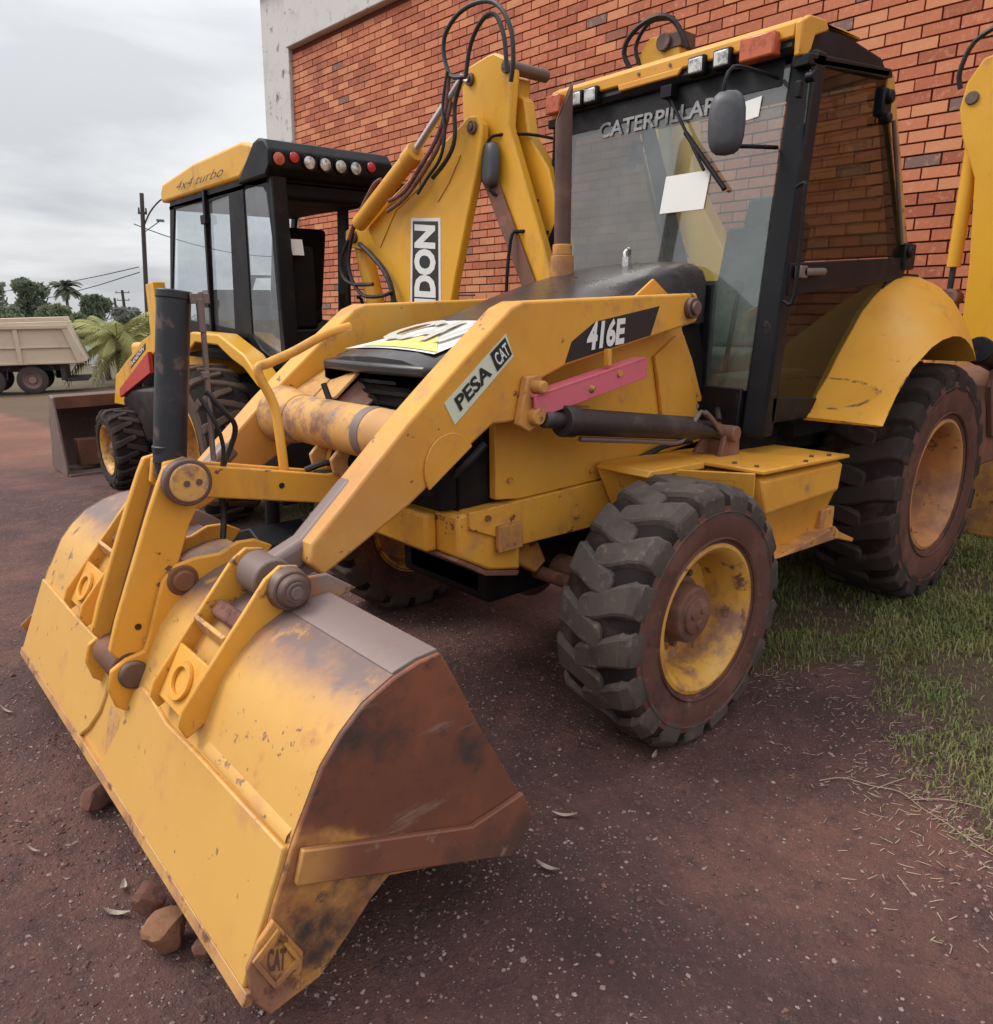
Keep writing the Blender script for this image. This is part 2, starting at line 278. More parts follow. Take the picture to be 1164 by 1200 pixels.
# ------------------------------------------------------------------ mesh helpers
class MB:
    def __init__(s): s.v = []; s.f = []; s.sm = []
    def add(s, vs, fs, smooth=True):
        o = len(s.v); s.v += [tuple(v) for v in vs]; s.f += [tuple(i+o for i in f) for f in fs]; return s
    def prism(s, poly, a0, a1, axis='y'):
        """poly in the two other axes ((x,z) for y, (y,z) for x, (x,y) for z)"""
        def P(p, a): return (p[0], a, p[1]) if axis == 'y' else ((a, p[0], p[1]) if axis == 'x' else (p[0], p[1], a))
        n = len(poly); vs = [P(p, a0) for p in poly]+[P(p, a1) for p in poly]
        return s.add(vs, [tuple(range(n))[::-1], tuple(range(n, 2*n))]+[(i, (i+1) % n, n+(i+1) % n, n+i) for i in range(n)])
    def slab(s, quad, t):
        """a flat polygon of 3D points thickened along its normal by t (backwards)"""
        q = [Vector(p) for p in quad]; nrm = (q[1]-q[0]).cross(q[2]-q[0]).normalized()
        n = len(q); vs = q+[p-nrm*t for p in q]
        return s.add(vs, [tuple(range(n)), tuple(range(n, 2*n))[::-1]]+[((i+1) % n, i, n+i, n+(i+1) % n) for i in range(n)])
    def box(s, c, d, R=None):
        vs = []
        for x in (-.5, .5):
            for y in (-.5, .5):
                for z in (-.5, .5):
                    p = Vector((x*d[0], y*d[1], z*d[2]))
                    if R is not None: p = R @ p
                    vs.append(Vector(c)+p)
        return s.add(vs, [(0, 1, 3, 2), (4, 6, 7, 5), (0, 4, 5, 1), (2, 3, 7, 6), (0, 2, 6, 4), (1, 5, 7, 3)])
    def bb(s, x0, x1, y0, y1, z0, z1): return s.box(((x0+x1)/2, (y0+y1)/2, (z0+z1)/2), (x1-x0, y1-y0, z1-z0))
    def cyl(s, p0, p1, r0, r1=None, seg=20):
        r1 = r0 if r1 is None else r1; p0, p1 = Vector(p0), Vector(p1); d = (p1-p0).normalized()
        u = d.orthogonal().normalized(); w = d.cross(u)
        vs = [p+(u*math.cos(2*PI*i/seg)+w*math.sin(2*PI*i/seg))*r for p, r in ((p0, r0), (p1, r1)) for i in range(seg)]
        return s.add(vs, [tuple(range(seg))[::-1], tuple(range(seg, 2*seg))]+[(i, (i+1) % seg, seg+(i+1) % seg, seg+i) for i in range(seg)])
    def tube(s, pts, r, seg=8, closed=False, smooth=4):
        pts = [Vector(p) for p in pts]
        if smooth and len(pts) > 2:
            out = []
            for i in range(len(pts)-1):
                a = pts[max(i-1, 0)]; b = pts[i]; c = pts[i+1]; d = pts[min(i+2, len(pts)-1)]
                for k in range(smooth):
                    t = k/smooth
                    out.append(.5*((2*b)+(c-a)*t+(2*a-5*b+4*c-d)*t*t+(3*b-a-3*c+d)*t**3))
            out.append(pts[-1]); pts = out
        n = len(pts); vs = []; up = None
        for i, p in enumerate(pts):
            d = (pts[min(i+1, n-1)]-pts[max(i-1, 0)]).normalized()
            u = d.orthogonal().normalized() if up is None else (up-d*up.dot(d)).normalized()
            up = u; w = d.cross(u); rr = r(i/(n-1)) if callable(r) else r
            vs += [p+(u*math.cos(2*PI*k/seg)+w*math.sin(2*PI*k/seg))*rr for k in range(seg)]
        fs = [(i*seg+k, i*seg+(k+1) % seg, (i+1)*seg+(k+1) % seg, (i+1)*seg+k) for i in range(n-1) for k in range(seg)]
        fs += [tuple(range(seg))[::-1], tuple(range((n-1)*seg, n*seg))]
        return s.add(vs, fs)
    def lathe(s, prof, c=(0, 0, 0), seg=48, axis='y', close=False):
        """prof: (radius, position along axis)"""
        n = len(prof); vs = []
        for k in range(seg):
            t = 2*PI*k/seg; ct, st = math.cos(t), math.sin(t)
            for r, a in prof:
                vs.append((c[0]+r*ct, c[1]+a, c[2]+r*st) if axis == 'y' else (c[0]+r*ct, c[1]+r*st, c[2]+a) if axis == 'z' else (c[0]+a, c[1]+r*ct, c[2]+r*st))
        fs = []
        for k in range(seg):
            for i in range(n if close else n-1):
                j = (i+1) % n
                fs.append((k*n+i, ((k+1) % seg)*n+i, ((k+1) % seg)*n+j, k*n+j))
        return s.add(vs, fs)
    def loft(s, rings, close_ring=False, caps=True):
        n = len(rings[0]); vs = [p for r in rings for p in r]; m = n if close_ring else n-1
        fs = [(i*n+k, i*n+(k+1) % n, (i+1)*n+(k+1) % n, (i+1)*n+k) for i in range(len(rings)-1) for k in range(m)]
        if caps and close_ring: fs += [tuple(range(n))[::-1], tuple(range((len(rings)-1)*n, len(rings)*n))]
        return s.add(vs, fs)
    def build(s, name, material, parent=None, bevel=0.0, angle=35, seg=2, fix=True):
        me = bpy.data.meshes.new(name); me.from_pydata([tuple(v) for v in s.v], [], s.f)
        if fix:
            bm = bmesh.new(); bm.from_mesh(me); bmesh.ops.recalc_face_normals(bm, faces=bm.faces); bm.to_mesh(me); bm.free()
        me.shade_smooth(); me.set_sharp_from_angle(angle=math.radians(angle))
        me.materials.append(MATS[material])
        o = bpy.data.objects.new(name, me); COL.objects.link(o)
        if bevel:
            b = o.modifiers.new('bevel', 'BEVEL'); b.width = bevel; b.segments = seg; b.limit_method = 'ANGLE'; b.angle_limit = math.radians(40); b.harden_normals = False
        if parent is not None: o.parent = parent
        return o
def thing(name, label, cat, loc=(0, 0, 0), rz=0.0, group=None):
    o = bpy.data.objects.new(name, None); COL.objects.link(o); o.empty_display_size = .2
    o.location = loc; o.rotation_euler = (0, 0, rz); o['label'] = label; o['category'] = cat
    if group: o['group'] = group
    return o
def tag(o, label, cat, group=None):
    o['label'] = label; o['category'] = cat
    if group: o['group'] = group
    return o
def node(name, parent, loc=(0, 0, 0), rot=(0, 0, 0)):
    o = bpy.data.objects.new(name, None); COL.objects.link(o); o.parent = parent; o.location = loc; o.rotation_euler = rot; o.empty_display_size = .1
    return o
def setrnd(me, vals):
    a = me.attributes.new('rnd', 'FLOAT', 'FACE'); a.data.foreach_set('value', vals)
def text(body, bl, br, tr, tl, material, parent, name='lettering', bold=0.02, lift=0.0, shear=0.0):
    cu = bpy.data.curves.new('t', 'FONT'); cu.body = body; cu.offset = bold; cu.resolution_u = 3; cu.shear = shear
    to = bpy.data.objects.new('t', cu); COL.objects.link(to)
    bpy.context.view_layer.update()
    me = to.evaluated_get(bpy.context.evaluated_depsgraph_get()).to_mesh()
    vs = [v.co.copy() for v in me.vertices]; fs = [tuple(p.vertices) for p in me.polygons]
    to.to_mesh_clear(); bpy.data.objects.remove(to); bpy.data.curves.remove(cu)
    x0 = min(v.x for v in vs); x1 = max(v.x for v in vs); y0 = min(v.y for v in vs); y1 = max(v.y for v in vs)
    bl, br, tr, tl = map(Vector, (bl, br, tr, tl)); nrm = (br-bl).cross(tl-bl).normalized()*lift
    out = []
    for v in vs:
        u = (v.x-x0)/(x1-x0); w = (v.y-y0)/(y1-y0)
        out.append(bl*(1-u)*(1-w)+br*u*(1-w)+tr*u*w+tl*(1-u)*w+nrm)
    m = MB(); m.add(out, fs); return m.build(name, material, parent, fix=False)

# ------------------------------------------------------------------ terrain
def hnoise(x, y):
    return (math.sin(x*1.7+y*.9+.5)*math.sin(y*1.3-x*.6)+.5*math.sin(x*3.9+1.3)*math.sin(y*4.3+.4))
def ground_z(x, y):
    z = -0.045*max(0.0, -1.0-y) if y > -30 else -1.305-0.006*(-30-y)
    return z+.012*hnoise(x, y)*min(1, 1)
def graded(lo, hi, flo, fhi, step, grow=1.13):
    a = [flo+step*i for i in range(int((fhi-flo)/step)+1)]
    d = step; v = a[-1]
    while v < hi: d *= grow; v += d; a.append(v)
    d = step; v = a[0]; b = []
    while v > lo: d *= grow; v -= d; b.append(v)
    return b[::-1]+a
xs = graded(-260, 160, -.5, 4.6, .05); ys = graded(-420, 90, -3.5, 3.2, .05)
gv = [(x, y, ground_z(x, y)+(.004*(rnd.random()-.5) if -4 < y < 3.5 and -1 < x < 5 else 0)) for x in xs for y in ys]
ny = len(ys)
gf = [(i*ny+j, (i+1)*ny+j, (i+1)*ny+j+1, i*ny+j+1) for i in range(len(xs)-1) for j in range(ny-1)]
g = MB(); g.add(gv, gf); go = g.build('ground', 'ground_dirt', fix=False, angle=180); go['kind'] = 'structure'

# ------------------------------------------------------------------ brick building
W0 = Vector((-2.3, 0, 0)); WD = Vector((.052, -.9986, 0)); WN = Vector((.9986, .052, 0))
ang = math.atan2(WD.y, WD.x)
bld = thing('brick_building', 'long hollow-brick building wall with grey concrete corner column and roof beam', 'building', W0, ang)
bld.rotation_euler = (math.radians(2.0), 0, ang)      # the old wall is a touch out of plumb
# local frame: x runs along the wall away from the camera, -y is outwards?  (x=WD, y = z cross WD = WN)
PX, PZ = .265, .0925
SMIN, SMAX, ZT = -4.2, 9.52, 5.44
MB().bb(SMIN-.2, SMAX+.02, -.25, -.022, -.5, ZT+.05).build('mortar_wall', 'mortar', bld)
MB().bb(SMAX, 10.33, -.35, .05, -1.2, 6.4).build('concrete_column', 'concrete', bld, .012)
MB().bb(SMIN-.2, SMAX-.003, -.30, .10, ZT, 6.35).build('concrete_beam', 'concrete', bld, .012)
MB().bb(SMIN-.4, 10.5, -.4, .16, 6.40, 6.55).build('roof_edge', 'concrete', bld, .012)
bl_, bh, bd = PX-.014, PZ-.0145, .022
bm0 = MB().bb(-bl_/2, bl_/2, -.022, 0, -bh/2, bh/2)
proto = bm0.build('brick', 'brick', bld, .0025, seg=1); bpy.data.objects.remove(proto)
def topx(P):
    d = P-CAMPOS; c = (d.dot(Vector(rx)), d.dot(Vector(ry)), -d.dot(Vector(rz)))
    return (582+892.25*c[0]/c[2], 600-892.25*c[1]/c[2], c[2]) if c[2] > .1 else (-999, -999, 1)
cells = []
for r in range(int(ZT/PZ)):
    z = (r+.5)*PZ; s = SMIN+(PX/2 if r % 2 else 0)+PX/2
    while s < SMAX+PX/2-.01:
        a, b = s-PX/2, min(s+PX/2, SMAX)
        if b-a > .06:
            P = W0+WD*((a+b)/2)+Vector((0, 0, z)); px, py, dep = topx(P)
            vis = -20 < px < 1180 and -20 < py < 400
            if vis and 655 < px < 1060 and py > 104-.27*(px-668): vis = False
            if vis and px > 1150 and py > 70: vis = False
            cells.append((a+.006, b-.006, z, dep if vis else 999, rnd.random()))
        s += PX
cells.sort(key=lambda c: c[3])
meshes = []
for k in range(4):
    q = MB().bb(-bl_/2, bl_/2, -.022, -.002+.0014*k, -bh/2, bh/2)
    o = q.build('brick', 'brick', None); me = o.data; bpy.data.objects.remove(o); meshes.append(me)
nb = 0; rest = MB(); rv = []
for a, b, z, dep, rr in cells:
    if nb < 300 and dep < 900 and b-a > bl_-.01:
        o = bpy.data.objects.new('brick', meshes[rnd.randrange(4)]); COL.objects.link(o); o.parent = bld
        o.location = ((a+b)/2+rnd.uniform(-.002, .002), 0, z+rnd.uniform(-.001, .001)); o.rotation_euler = (rnd.uniform(-.006, .006), rnd.uniform(-.007, .007), rnd.uniform(-.004, .004)); nb += 1
    else:
        jy = rnd.uniform(-.003, .003); rest.bb(a, b, -.022, jy, z-bh/2, z+bh/2); rv += [rr]*6
ro = rest.build('brickwork', 'brick', bld, fix=False); setrnd(ro.data, rv); ro['kind'] = 'stuff'
# a conduit and small junction box low on the wall
tag(MB().tube([(5.9, .03, 2.2), (5.9, .03, .9)], .012).cyl((6.6, .03, 1.75), (5.2, .03, 1.72), .014).box((5.9, .03, 1.86), (.12, .05, .07)).build('wall_pipe', 'exhaust_rust', None), 'thin rusty water pipe fixed to the brick wall', 'pipe')
wp = bpy.data.objects['wall_pipe']; wp.location = W0; wp.rotation_euler = (0, 0, ang)

# ------------------------------------------------------------------ wheels
def tyre_mesh(R, Wd, rim, nl, lug, lw, side=1):
    w = Wd/2; Rc = R-lug; H = Rc-rim
    half = [(rim-.005, .74*w), (rim+.02, .86*w), (rim+.30*H, .97*w), (rim+.55*H, 1.0*w), (rim+.80*H, .97*w), (rim+.93*H, .90*w), (Rc, .70*w), (Rc+.004, .35*w)]
    prof = half+[(Rc+.006, 0)]+[(r, -a) for r, a in half[::-1]]
    tyre = MB().lathe(prof, seg=72, close=True)
    for rr in (rim+.05*H, rim+.22*H, rim+.7*H):          # moulded rings on the sidewall
        aa = w*(.88 if rr < rim+.1*H else .965 if rr < rim+.4*H else .995)
        for s_ in (1, -1): tyre.lathe([(rr-.006, s_*(aa-.004)), (rr, s_*(aa+.004)), (rr+.006, s_*(aa-.004))], seg=60)
    tr = MB()
    bh_ = [(rim+.80*H, .974*w), (rim+.93*H+.005, .912*w), (Rc+.006, .72*w), (Rc+.010, .5*w)]
    base = MB().lathe([(r, -a) for r, a in bh_]+[(Rc+.011, 0)]+bh_[::-1], seg=72)
    for s_ in (1, -1):
        for i in range(nl):
            th0 = 2*PI*(i+(.5 if s_ < 0 else 0))/nl
            st = [(-.34, -.04, .60), (-.27, -.02, .95), (.18, .09, 1.05), (.52, .23, 1.1), (.80, .31, 1.2), (.97, .33, 1.25), (1.02, .335, 1.2)]
            rg = []
            for k, (af, dth, wf) in enumerate(st):
                a = s_*af*w; th = th0+dth*2*PI/nl*1.15
                rt = R-(.004 if k < 4 else .008) if k < 5 else (R-.032 if k == 5 else R-.10*(R/.5))
                rb = Rc-.006 if k < 5 else (Rc-.05 if k == 5 else R-.14*(R/.5))
                hw = lw*wf/2
                P = lambda r, off, aa: ((r*math.cos(th+off/r)), aa, (r*math.sin(th+off/r)))
                at = a if k < 6 else s_*1.005*w; ab = a*.97 if k < 6 else s_*.93*w
                rg.append([P(rb, -hw*1.18, ab), P(rt, -hw*.86, at), P(rt, hw*.86, at), P(rb, hw*1.18, ab)])
            tr.loft(rg, close_ring=True)
    return tyre, tr, base
def wheel_parts(parent, c, R, Wd, rim, nl, lug, lw, kind, side=1, name='wheel', m_t='tread_rubber', m_s='sidewall_rubber', m_r='rim_yellow', rot=0.0):
    wn_ = node(name, parent, c, (0, rot, 0 if side > 0 else PI))
    ty, tr, tb_ = tyre_mesh(R, Wd, rim, nl, lug, lw)
    tb_.build('tread_base', 'tread_groove', wn_, angle=60)
    ty.build('tyre', m_s, wn_, angle=50); tr.build('tread', m_t, wn_, .006, angle=30, seg=1)
    w = Wd/2
    if kind == 'front':
        rp = [(rim+.028, .84*w), (rim+.026, .90*w), (rim+.012, .92*w), (rim-.004, .86*w), (rim-.022, .70*w), (rim-.034, .30*w), (rim-.045, -.05*w), (rim-.10, -.10*w), (.10, -.10*w), (.10, -.16*w), (rim-.03, -.2*w), (rim-.01, -.86*w), (rim+.02, -.9*w)]
        MB().lathe(rp, seg=56).build('rim', m_r, wn_, angle=40)
        h = MB().lathe([(.0, .66*w), (.062, .66*w), (.070, .63*w), (.074, .56*w), (.100, .56*w), (.108, .50*w), (.112, .15*w), (.130, .12*w), (.134, -.08*w), (.0, -.08*w)], seg=32)
        for k in range(3):
            t = 2*PI*k/3+.5; h.cyl((.033*math.cos(t), .64*w, .033*math.sin(t)), (.033*math.cos(t), .70*w, .033*math.sin(t)), .019, .016, 14)
        h.build('hub', 'hub_rust', wn_, .003)
        nut = MB().cyl((0, -.09*w, 0), (0, .02*w, 0), .013, seg=6).build('wheel_nut', 'hub_rust', wn_)
        for k in range(8):
            t = 2*PI*k/8; n2 = nut if k == 0 else nut.copy()
            if k: COL.objects.link(n2); n2.parent = wn_
            n2.location = (.150*math.cos(t), 0, .150*math.sin(t))
    else:
        rp = [(rim+.030, .84*w), (rim+.028, .90*w), (rim+.012, .92*w), (rim-.006, .86*w), (rim-.022, .66*w), (rim-.035, .2*w), (rim-.05, -.15*w), (rim-.12, -.22*w), (.16, -.20*w), (.155, -.30*w), (rim-.03, -.35*w), (rim-.01, -.86*w)]
        MB().lathe(rp, seg=56).build('rim', m_r, wn_, angle=40)
        h = MB().lathe([(0, .02*w), (.10, .02*w), (.12, -.02*w), (.125, -.18*w), (.165, -.2*w), (0, -.2*w)], seg=32)
        for k in range(8):
            t = 2*PI*k/8; h.cyl((.145*math.cos(t), -.2*w, .145*math.sin(t)), (.145*math.cos(t), -.12*w, .145*math.sin(t)), .014, seg=6)
        h.build('hub', m_r, wn_, .003)
        MB().cyl((rim*.62, -.21*w, -rim*.55), (rim*.62, -.13*w, -rim*.55), .035, seg=16).build('valve_hole', 'hub_rust', wn_)
    return wn_

# ------------------------------------------------------------------ MACHINE ONE : the yellow backhoe loader in front
M1 = thing('backhoe_loader', 'faded yellow backhoe loader in front with pink safety bar, bucket tipped on the dirt', 'backhoe loader')
def p1(mb, name, m, bev=.004, par=None, **k): return mb.build(name, m, par or M1, bev, **k)
# -- wheels
wheel_parts(M1, (2.10, .895, .475), .495, .33, .255, 17, .034, .098, 'front', 1, 'front_wheel', rot=.1)
wheel_parts(M1, (2.10, -.895, .475), .495, .33, .255, 17, .034, .098, 'front', -1, 'front_wheel')
wheel_parts(M1, (0, .842, .635), .635, .43, .322, 19, .036, .098, 'rear', 1, 'rear_wheel', 'tyre_dark', 'sidewall_rubber', 'rim_dusty')
wheel_parts(M1, (0, -.842, .635), .635, .43, .322, 19, .036, .098, 'rear', -1, 'rear_wheel', 'tyre_dark', 'sidewall_rubber', 'rim_dusty')
# -- axles and underside
ax = MB().cyl((2.1, -.78, .475), (2.1, .78, .475), .07).cyl((2.1, -.16, .475), (2.1, .16, .475), .16, seg=24).box((2.1, .62, .475), (.2, .16, .22)).box((2.1, -.62, .475), (.2, .16, .22))
ax.cyl((2.24, -.55, .50), (2.24, .62, .50), .028)
p1(ax, 'front_axle', 'hub_rust', .008)
p1(MB().cyl((0, -.75, .645), (0, .75, .645), .12).box((0, 0, .64), (.5, .5, .45)), 'rear_axle', 'hub_rust', .01)
p1(MB().bb(2.2, 2.50, -.24, .24, .45, .62), 'axle_mount', 'black_dull', .01)
p1(MB().prism([(2.42, .60), (2.46, .69), (2.30, .69), (2.24, .56), (2.30, .52)], .26, .36), 'axle_ear', 'yellow_dirty', .008)
p1(MB().bb(1.0, 2.5, -.30, .30, .42, .80), 'drivetrain', 'black_dull', .02)
p1(MB().cyl((.9, 0, .6), (2.0, 0, .5), .04), 'drive_shaft', 'hub_rust', 0)
# -- chassis
for s in (1, -1):
    pl = [(2.565, 1.30), (2.565, .885), (2.45, .868), (1.86, .875), (1.86, .90), (1.17, .96), (1.17, 1.0), (1.30, 1.17), (1.385, 1.336), (1.47, 1.46), (1.50, 1.58), (1.57, 1.60), (1.66, 1.58), (1.80, 1.52), (2.3, 1.38)]
    p1(MB().prism(pl, s*.385, s*.42), 'tower_plate', 'yellow')
    p1(MB().prism([(2.70, .862), (2.70, .80), (2.44, .690), (1.75, .676), (1.35, .66), (.4, .66), (.4, .86), (1.86, .872)], s*.37, s*.435), 'chassis_rail', 'yellow_grimy')
    p1(MB().prism([(1.48, 1.44), (1.53, 1.44), (1.68, 1.36), (1.60, 1.06), (1.33, 1.04)], s*.422, s*.440), 'tower_gusset', 'yellow', .004)
    p1(MB().cyl((1.61, s*.36, 1.555), (1.61, s*.575, 1.555), .042, seg=24).cyl((1.61, s*.575, 1.555), (1.61, s*.59, 1.555), .028, seg=16), 'pivot_pin', 'pin_steel', .004)
p1(MB().prism([(2.44, .585), (2.60, .62), (2.745, .70), (2.745, .855), (2.44, .86)], -.42, .42).prism([(2.746, .70), (2.80, .705), (2.80, .845), (2.746, .85)], -.30, .30), 'front_bumper', 'yellow_grimy', .012)
p1(MB().prism([(2.45, .585), (2.61, .622), (2.752, .702), (2.760, .690), (2.62, .604), (2.46, .567)], -.425, .425), 'bumper_skirt', 'hub_rust', .003)
for c_, d_ in (((2.52, .445, .74), (.12, .02, .10)), ((1.90, .445, .83), (.08, .02, .07)), ((1.83, .445, .78), (.02, .03, .18))): p1(MB().box(c_, d_), 'chassis_bracket', 'yellow_dirty', .003)
# -- engine bay: grille, sides
p1(MB().bb(1.35, 2.70, -.375, .375, .80, 1.40), 'engine_bay', 'black_dull', .01)
gr = MB().prism([(2.705, -.375), (2.78, -.36), (2.80, 0), (2.78, .36), (2.705, .375)], .865, 1.345, 'z')
p1(gr, 'grille', 'black_dull', .01)
sl = MB()
for k in range(11):
    z = .92+k*.038; sl.prism([(2.785, -.34), (2.812, 0), (2.785, .34), (2.779, .34), (2.803, 0), (2.779, -.34)], z, z+.012, 'z')
p1(sl, 'grille_slat', 'black_paint', 0)
for rr in (.055,): p1(MB().lathe([(rr-.012, .815-2.8), (rr-.012, .822-2.8), (rr, .822-2.8), (rr, .815-2.8)], (4.79, 0, 1.20), 28, 'x', True), 'grille_emblem', 'black_paint', 0)
# -- hood : rings across, lofted along x
hz = [(2.80, 1.395), (2.76, 1.415), (2.60, 1.445), (2.40, 1.492), (2.20, 1.552), (1.95, 1.630), (1.70, 1.698), (1.50, 1.742), (1.36, 1.765), (1.26, 1.77)]
def hring(x, z, k=1.0, drop=.28):
    hw = .385*k; pts = []
    for y, d in ((-hw, drop), (-hw, .10), (-hw+.02, .055), (-hw+.07, .022), (-hw*.55, .006), (0, 0), (hw*.55, .006), (hw-.07, .022), (hw-.02, .055), (hw, .10), (hw, drop)):
        pts.append((x, y, z-d))
    return pts
h = MB(); rings = [hring(x, z, .93 if i == 0 else .985 if i == 1 else 1.0, .05 if i == 0 else .06 if i == 1 else .28) for i, (x, z) in enumerate(hz)]
h.loft(rings, close_ring=True)
p1(h, 'hood', 'hood_black', 0, angle=50)
p1(MB().prism([(2.735, -.37), (2.815, -.345), (2.835, 0), (2.815, .345), (2.735, .37)], 1.335, 1.375, 'z'), 'hood_lip', 'tank_black', .012)
p1(MB().prism([(1.50, 1.58), (1.82, 1.58), (1.66, 1.675)], .387, .40), 'hood_side_panel', 'yellow', .003)
def hz_at(x):
    for (a, za), (b, zb) in zip(hz, hz[1:]):
        if b <= x <= a: return za+(zb-za)*(a-x)/(a-b)
    return hz[-1][1]
def hp(x, y, l=.004): return (x, y, hz_at(x)-.012*(abs(y)/.3)**2*1.0+l)
def hood_strip(poly_rows, m, name, l):
    q = MB(); n = len(poly_rows[0]); vs = [hp(x, y, l) for r in poly_rows for x, y in r]
    q.add(vs, [(i*n+k, i*n+k+1, (i+1)*n+k+1, (i+1)*n+k) for i in range(len(poly_rows)-1) for k in range(n-1)]); return p1(q, name, m, 0, fix=False)
rows = []
for i in range(9):
    x = 2.735-.050*i; e = .30-.012*i
    rows.append([(x, -e+2*e*k/8) for k in range(9)])
hood_strip(rows, 'white_print', 'hood_decal', .004)
rows = []
for i in range(8):
    x = 2.72-.0285*i; e = .25*(1-i/7)+.004
    rows.append([(x, .04-e+2*e*k/6) for k in range(7)])
hood_strip(rows, 'decal_yellow', 'hood_decal', .0075)
text('CAT', (2.64, -.24, hz_at(2.64)+.013), (2.64, .25, hz_at(2.64)+.013), (2.36, .25, hz_at(2.36)+.013), (2.36, -.24, hz_at(2.36)+.013), 'sticker_grey', M1, 'lettering', .03)
# -- exhaust and latch on the hood
ex = MB().cyl((1.60, -.19, 1.70), (1.60, -.19, 1.80), .055).cyl((1.60, -.19, 1.80), (1.60, -.19, 1.85), .046)
p1(ex, 'exhaust_base', 'yellow_dirty', .004)
def pipe_cut():
    q = MB(); seg = 24; r = .039; c = Vector((1.60, -.19, 0)); vs = []
    for zb in (0, 1):
        for k in range(seg):
            t = 2*PI*k/seg; z = 1.84 if zb == 0 else 2.455+.085*math.cos(t-2.6)
            vs.append((c.x+r*math.cos(t), c.y+r*math.sin(t), z))
    for k in range(seg):
        t = 2*PI*k/seg; vs.append((c.x+(r-.005)*math.cos(t), c.y+(r-.005)*math.sin(t), 2.455+.085*math.cos(t-2.6)))
    for k in range(seg):
        t = 2*PI*k/seg; vs.append((c.x+(r-.005)*math.cos(t), c.y+(r-.005)*math.sin(t), 2.1))
    q.add(vs, [(j*seg+k, j*seg+(k+1) % seg, (j+1)*seg+(k+1) % seg, (j+1)*seg+k) for j in range(3) for k in range(seg)]+[tuple(range(3*seg, 4*seg))]); return q
p1(pipe_cut(), 'exhaust_pipe', 'exhaust_rust', 0)
p1(MB().tube([(1.40, .05, 1.77), (1.41, .06, 1.81), (1.44, .08, 1.82), (1.47, .08, 1.80), (1.47, .09, 1.76)], .008).cyl((1.46, .08, 1.74), (1.46, .08, 1.785), .02), 'hood_latch', 'chrome', 0)
# -- loader arms
arm = [(1.555, 1.50), (1.54, 1.56), (1.565, 1.615), (2.545, 1.585), (2.60, 1.565), (2.79, 1.42), (2.92, 1.315), (3.03, 1.225), (3.27, 1.010), (3.375, .915), (3.385, .86), (3.345, .812), (3.03, .972), (2.79, 1.125), (2.685, 1.188), (2.565, 1.186), (2.485, 1.225), (2.465, 1.322), (2.34, 1.362), (1.62, 1.487)]
for s in (1, -1):
    a_ = p1(MB().prism(arm, s*.43, s*.55), 'loader_arm', 'arm_paint', .010, seg=3)
    p1(MB().prism([(3.20, 1.078), (3.375, .922), (3.47, .885), (3.535, .845), (3.53, .79), (3.47, .775), (3.38, .83), (3.15, 1.02)], s*.425, s*.50), 'arm_tip', 'arm_tip_steel', .02, seg=3)
    p1(MB().cyl((3.485, s*.405, .83), (3.485, s*.53, .83), .062, seg=28).cyl((3.485, s*.372, .83), (3.485, s*.405, .83), .050, seg=28), 'arm_boss', 'worn_steel', .006)
    p1(MB().cyl((3.485, s*.36, .83), (3.485, s*.665, .83), .031, seg=20).cyl((3.485, s*.600, .83), (3.485, s*.640, .83), .062, .056, 28).cyl((3.485, s*.640, .83), (3.485, s*.66, .83), .050, .040, 24), 'bucket_pin', 'pin_steel', .004)
    # pivot casting where the lift cylinder and safety bar meet the arm
    p1(MB().prism([(2.56, 1.34), (2.50, 1.345), (2.475, 1.30), (2.50, 1.17), (2.55, 1.15), (2.60, 1.18)], s*.553, s*.585).cyl((2.53, s*.56, 1.205), (2.53, s*.615, 1.205), .030, seg=18).cyl((2.525, s*.56, 1.305), (2.525, s*.63, 1.305), .022, seg=18), 'cylinder_lug', 'yellow_dirty', .006)
    # lift cylinder
    p1(MB().cyl((2.50, s*.60, 1.192), (2.36, s*.61, 1.172), .030), 'cylinder_rod', 'cyl_brown', .003)
    p1(MB().cyl((2.40, s*.61, 1.176), (1.62, s*.61, 1.066), .049, seg=28).cyl((2.42, s*.61, 1.179), (2.36, s*.61, 1.171), .056, seg=28).cyl((1.65, s*.61, 1.07), (1.50, s*.61, 1.045), .040, seg=20), 'lift_cylinder', 'cyl_brown', .005)
    p1(MB().tube([(2.33, s*.615, 1.105), (1.95, s*.62, 1.052), (1.76, s*.625, 1.025), (1.70, s*.63, 1.05), (1.66, s*.64, 1.11), (1.60, s*.63, 1.135), (1.50, s*.60, 1.09), (1.42, s*.56, 1.02)], .010).tube([(1.62, s*.66, 1.14), (1.56, s*.66, 1.10), (1.47, s*.65, 1.03)], .010), 'hydraulic_pipe', 'worn_steel', 0)
    p1(MB().prism([(1.56, .95), (1.44, .93), (1.38, .88), (1.345, .93), (1.36, 1.06), (1.42, 1.075), (1.47, 1.05), (1.50, 1.0)], s*.56, s*.58).prism([(1.50, .93), (1.38, .88), (1.35, .93), (1.36, 1.05), (1.42, 1.065), (1.47, 1.02)], s*.645, s*.67).cyl((1.43, s*.55, 1.03), (1.43, s*.70, 1.03), .035, seg=20).bb(1.37, 1.46, min(s*.56, s*.66), max(s*.56, s*.66), .90, 1.0), 'cylinder_bracket', 'hub_rust', .006)
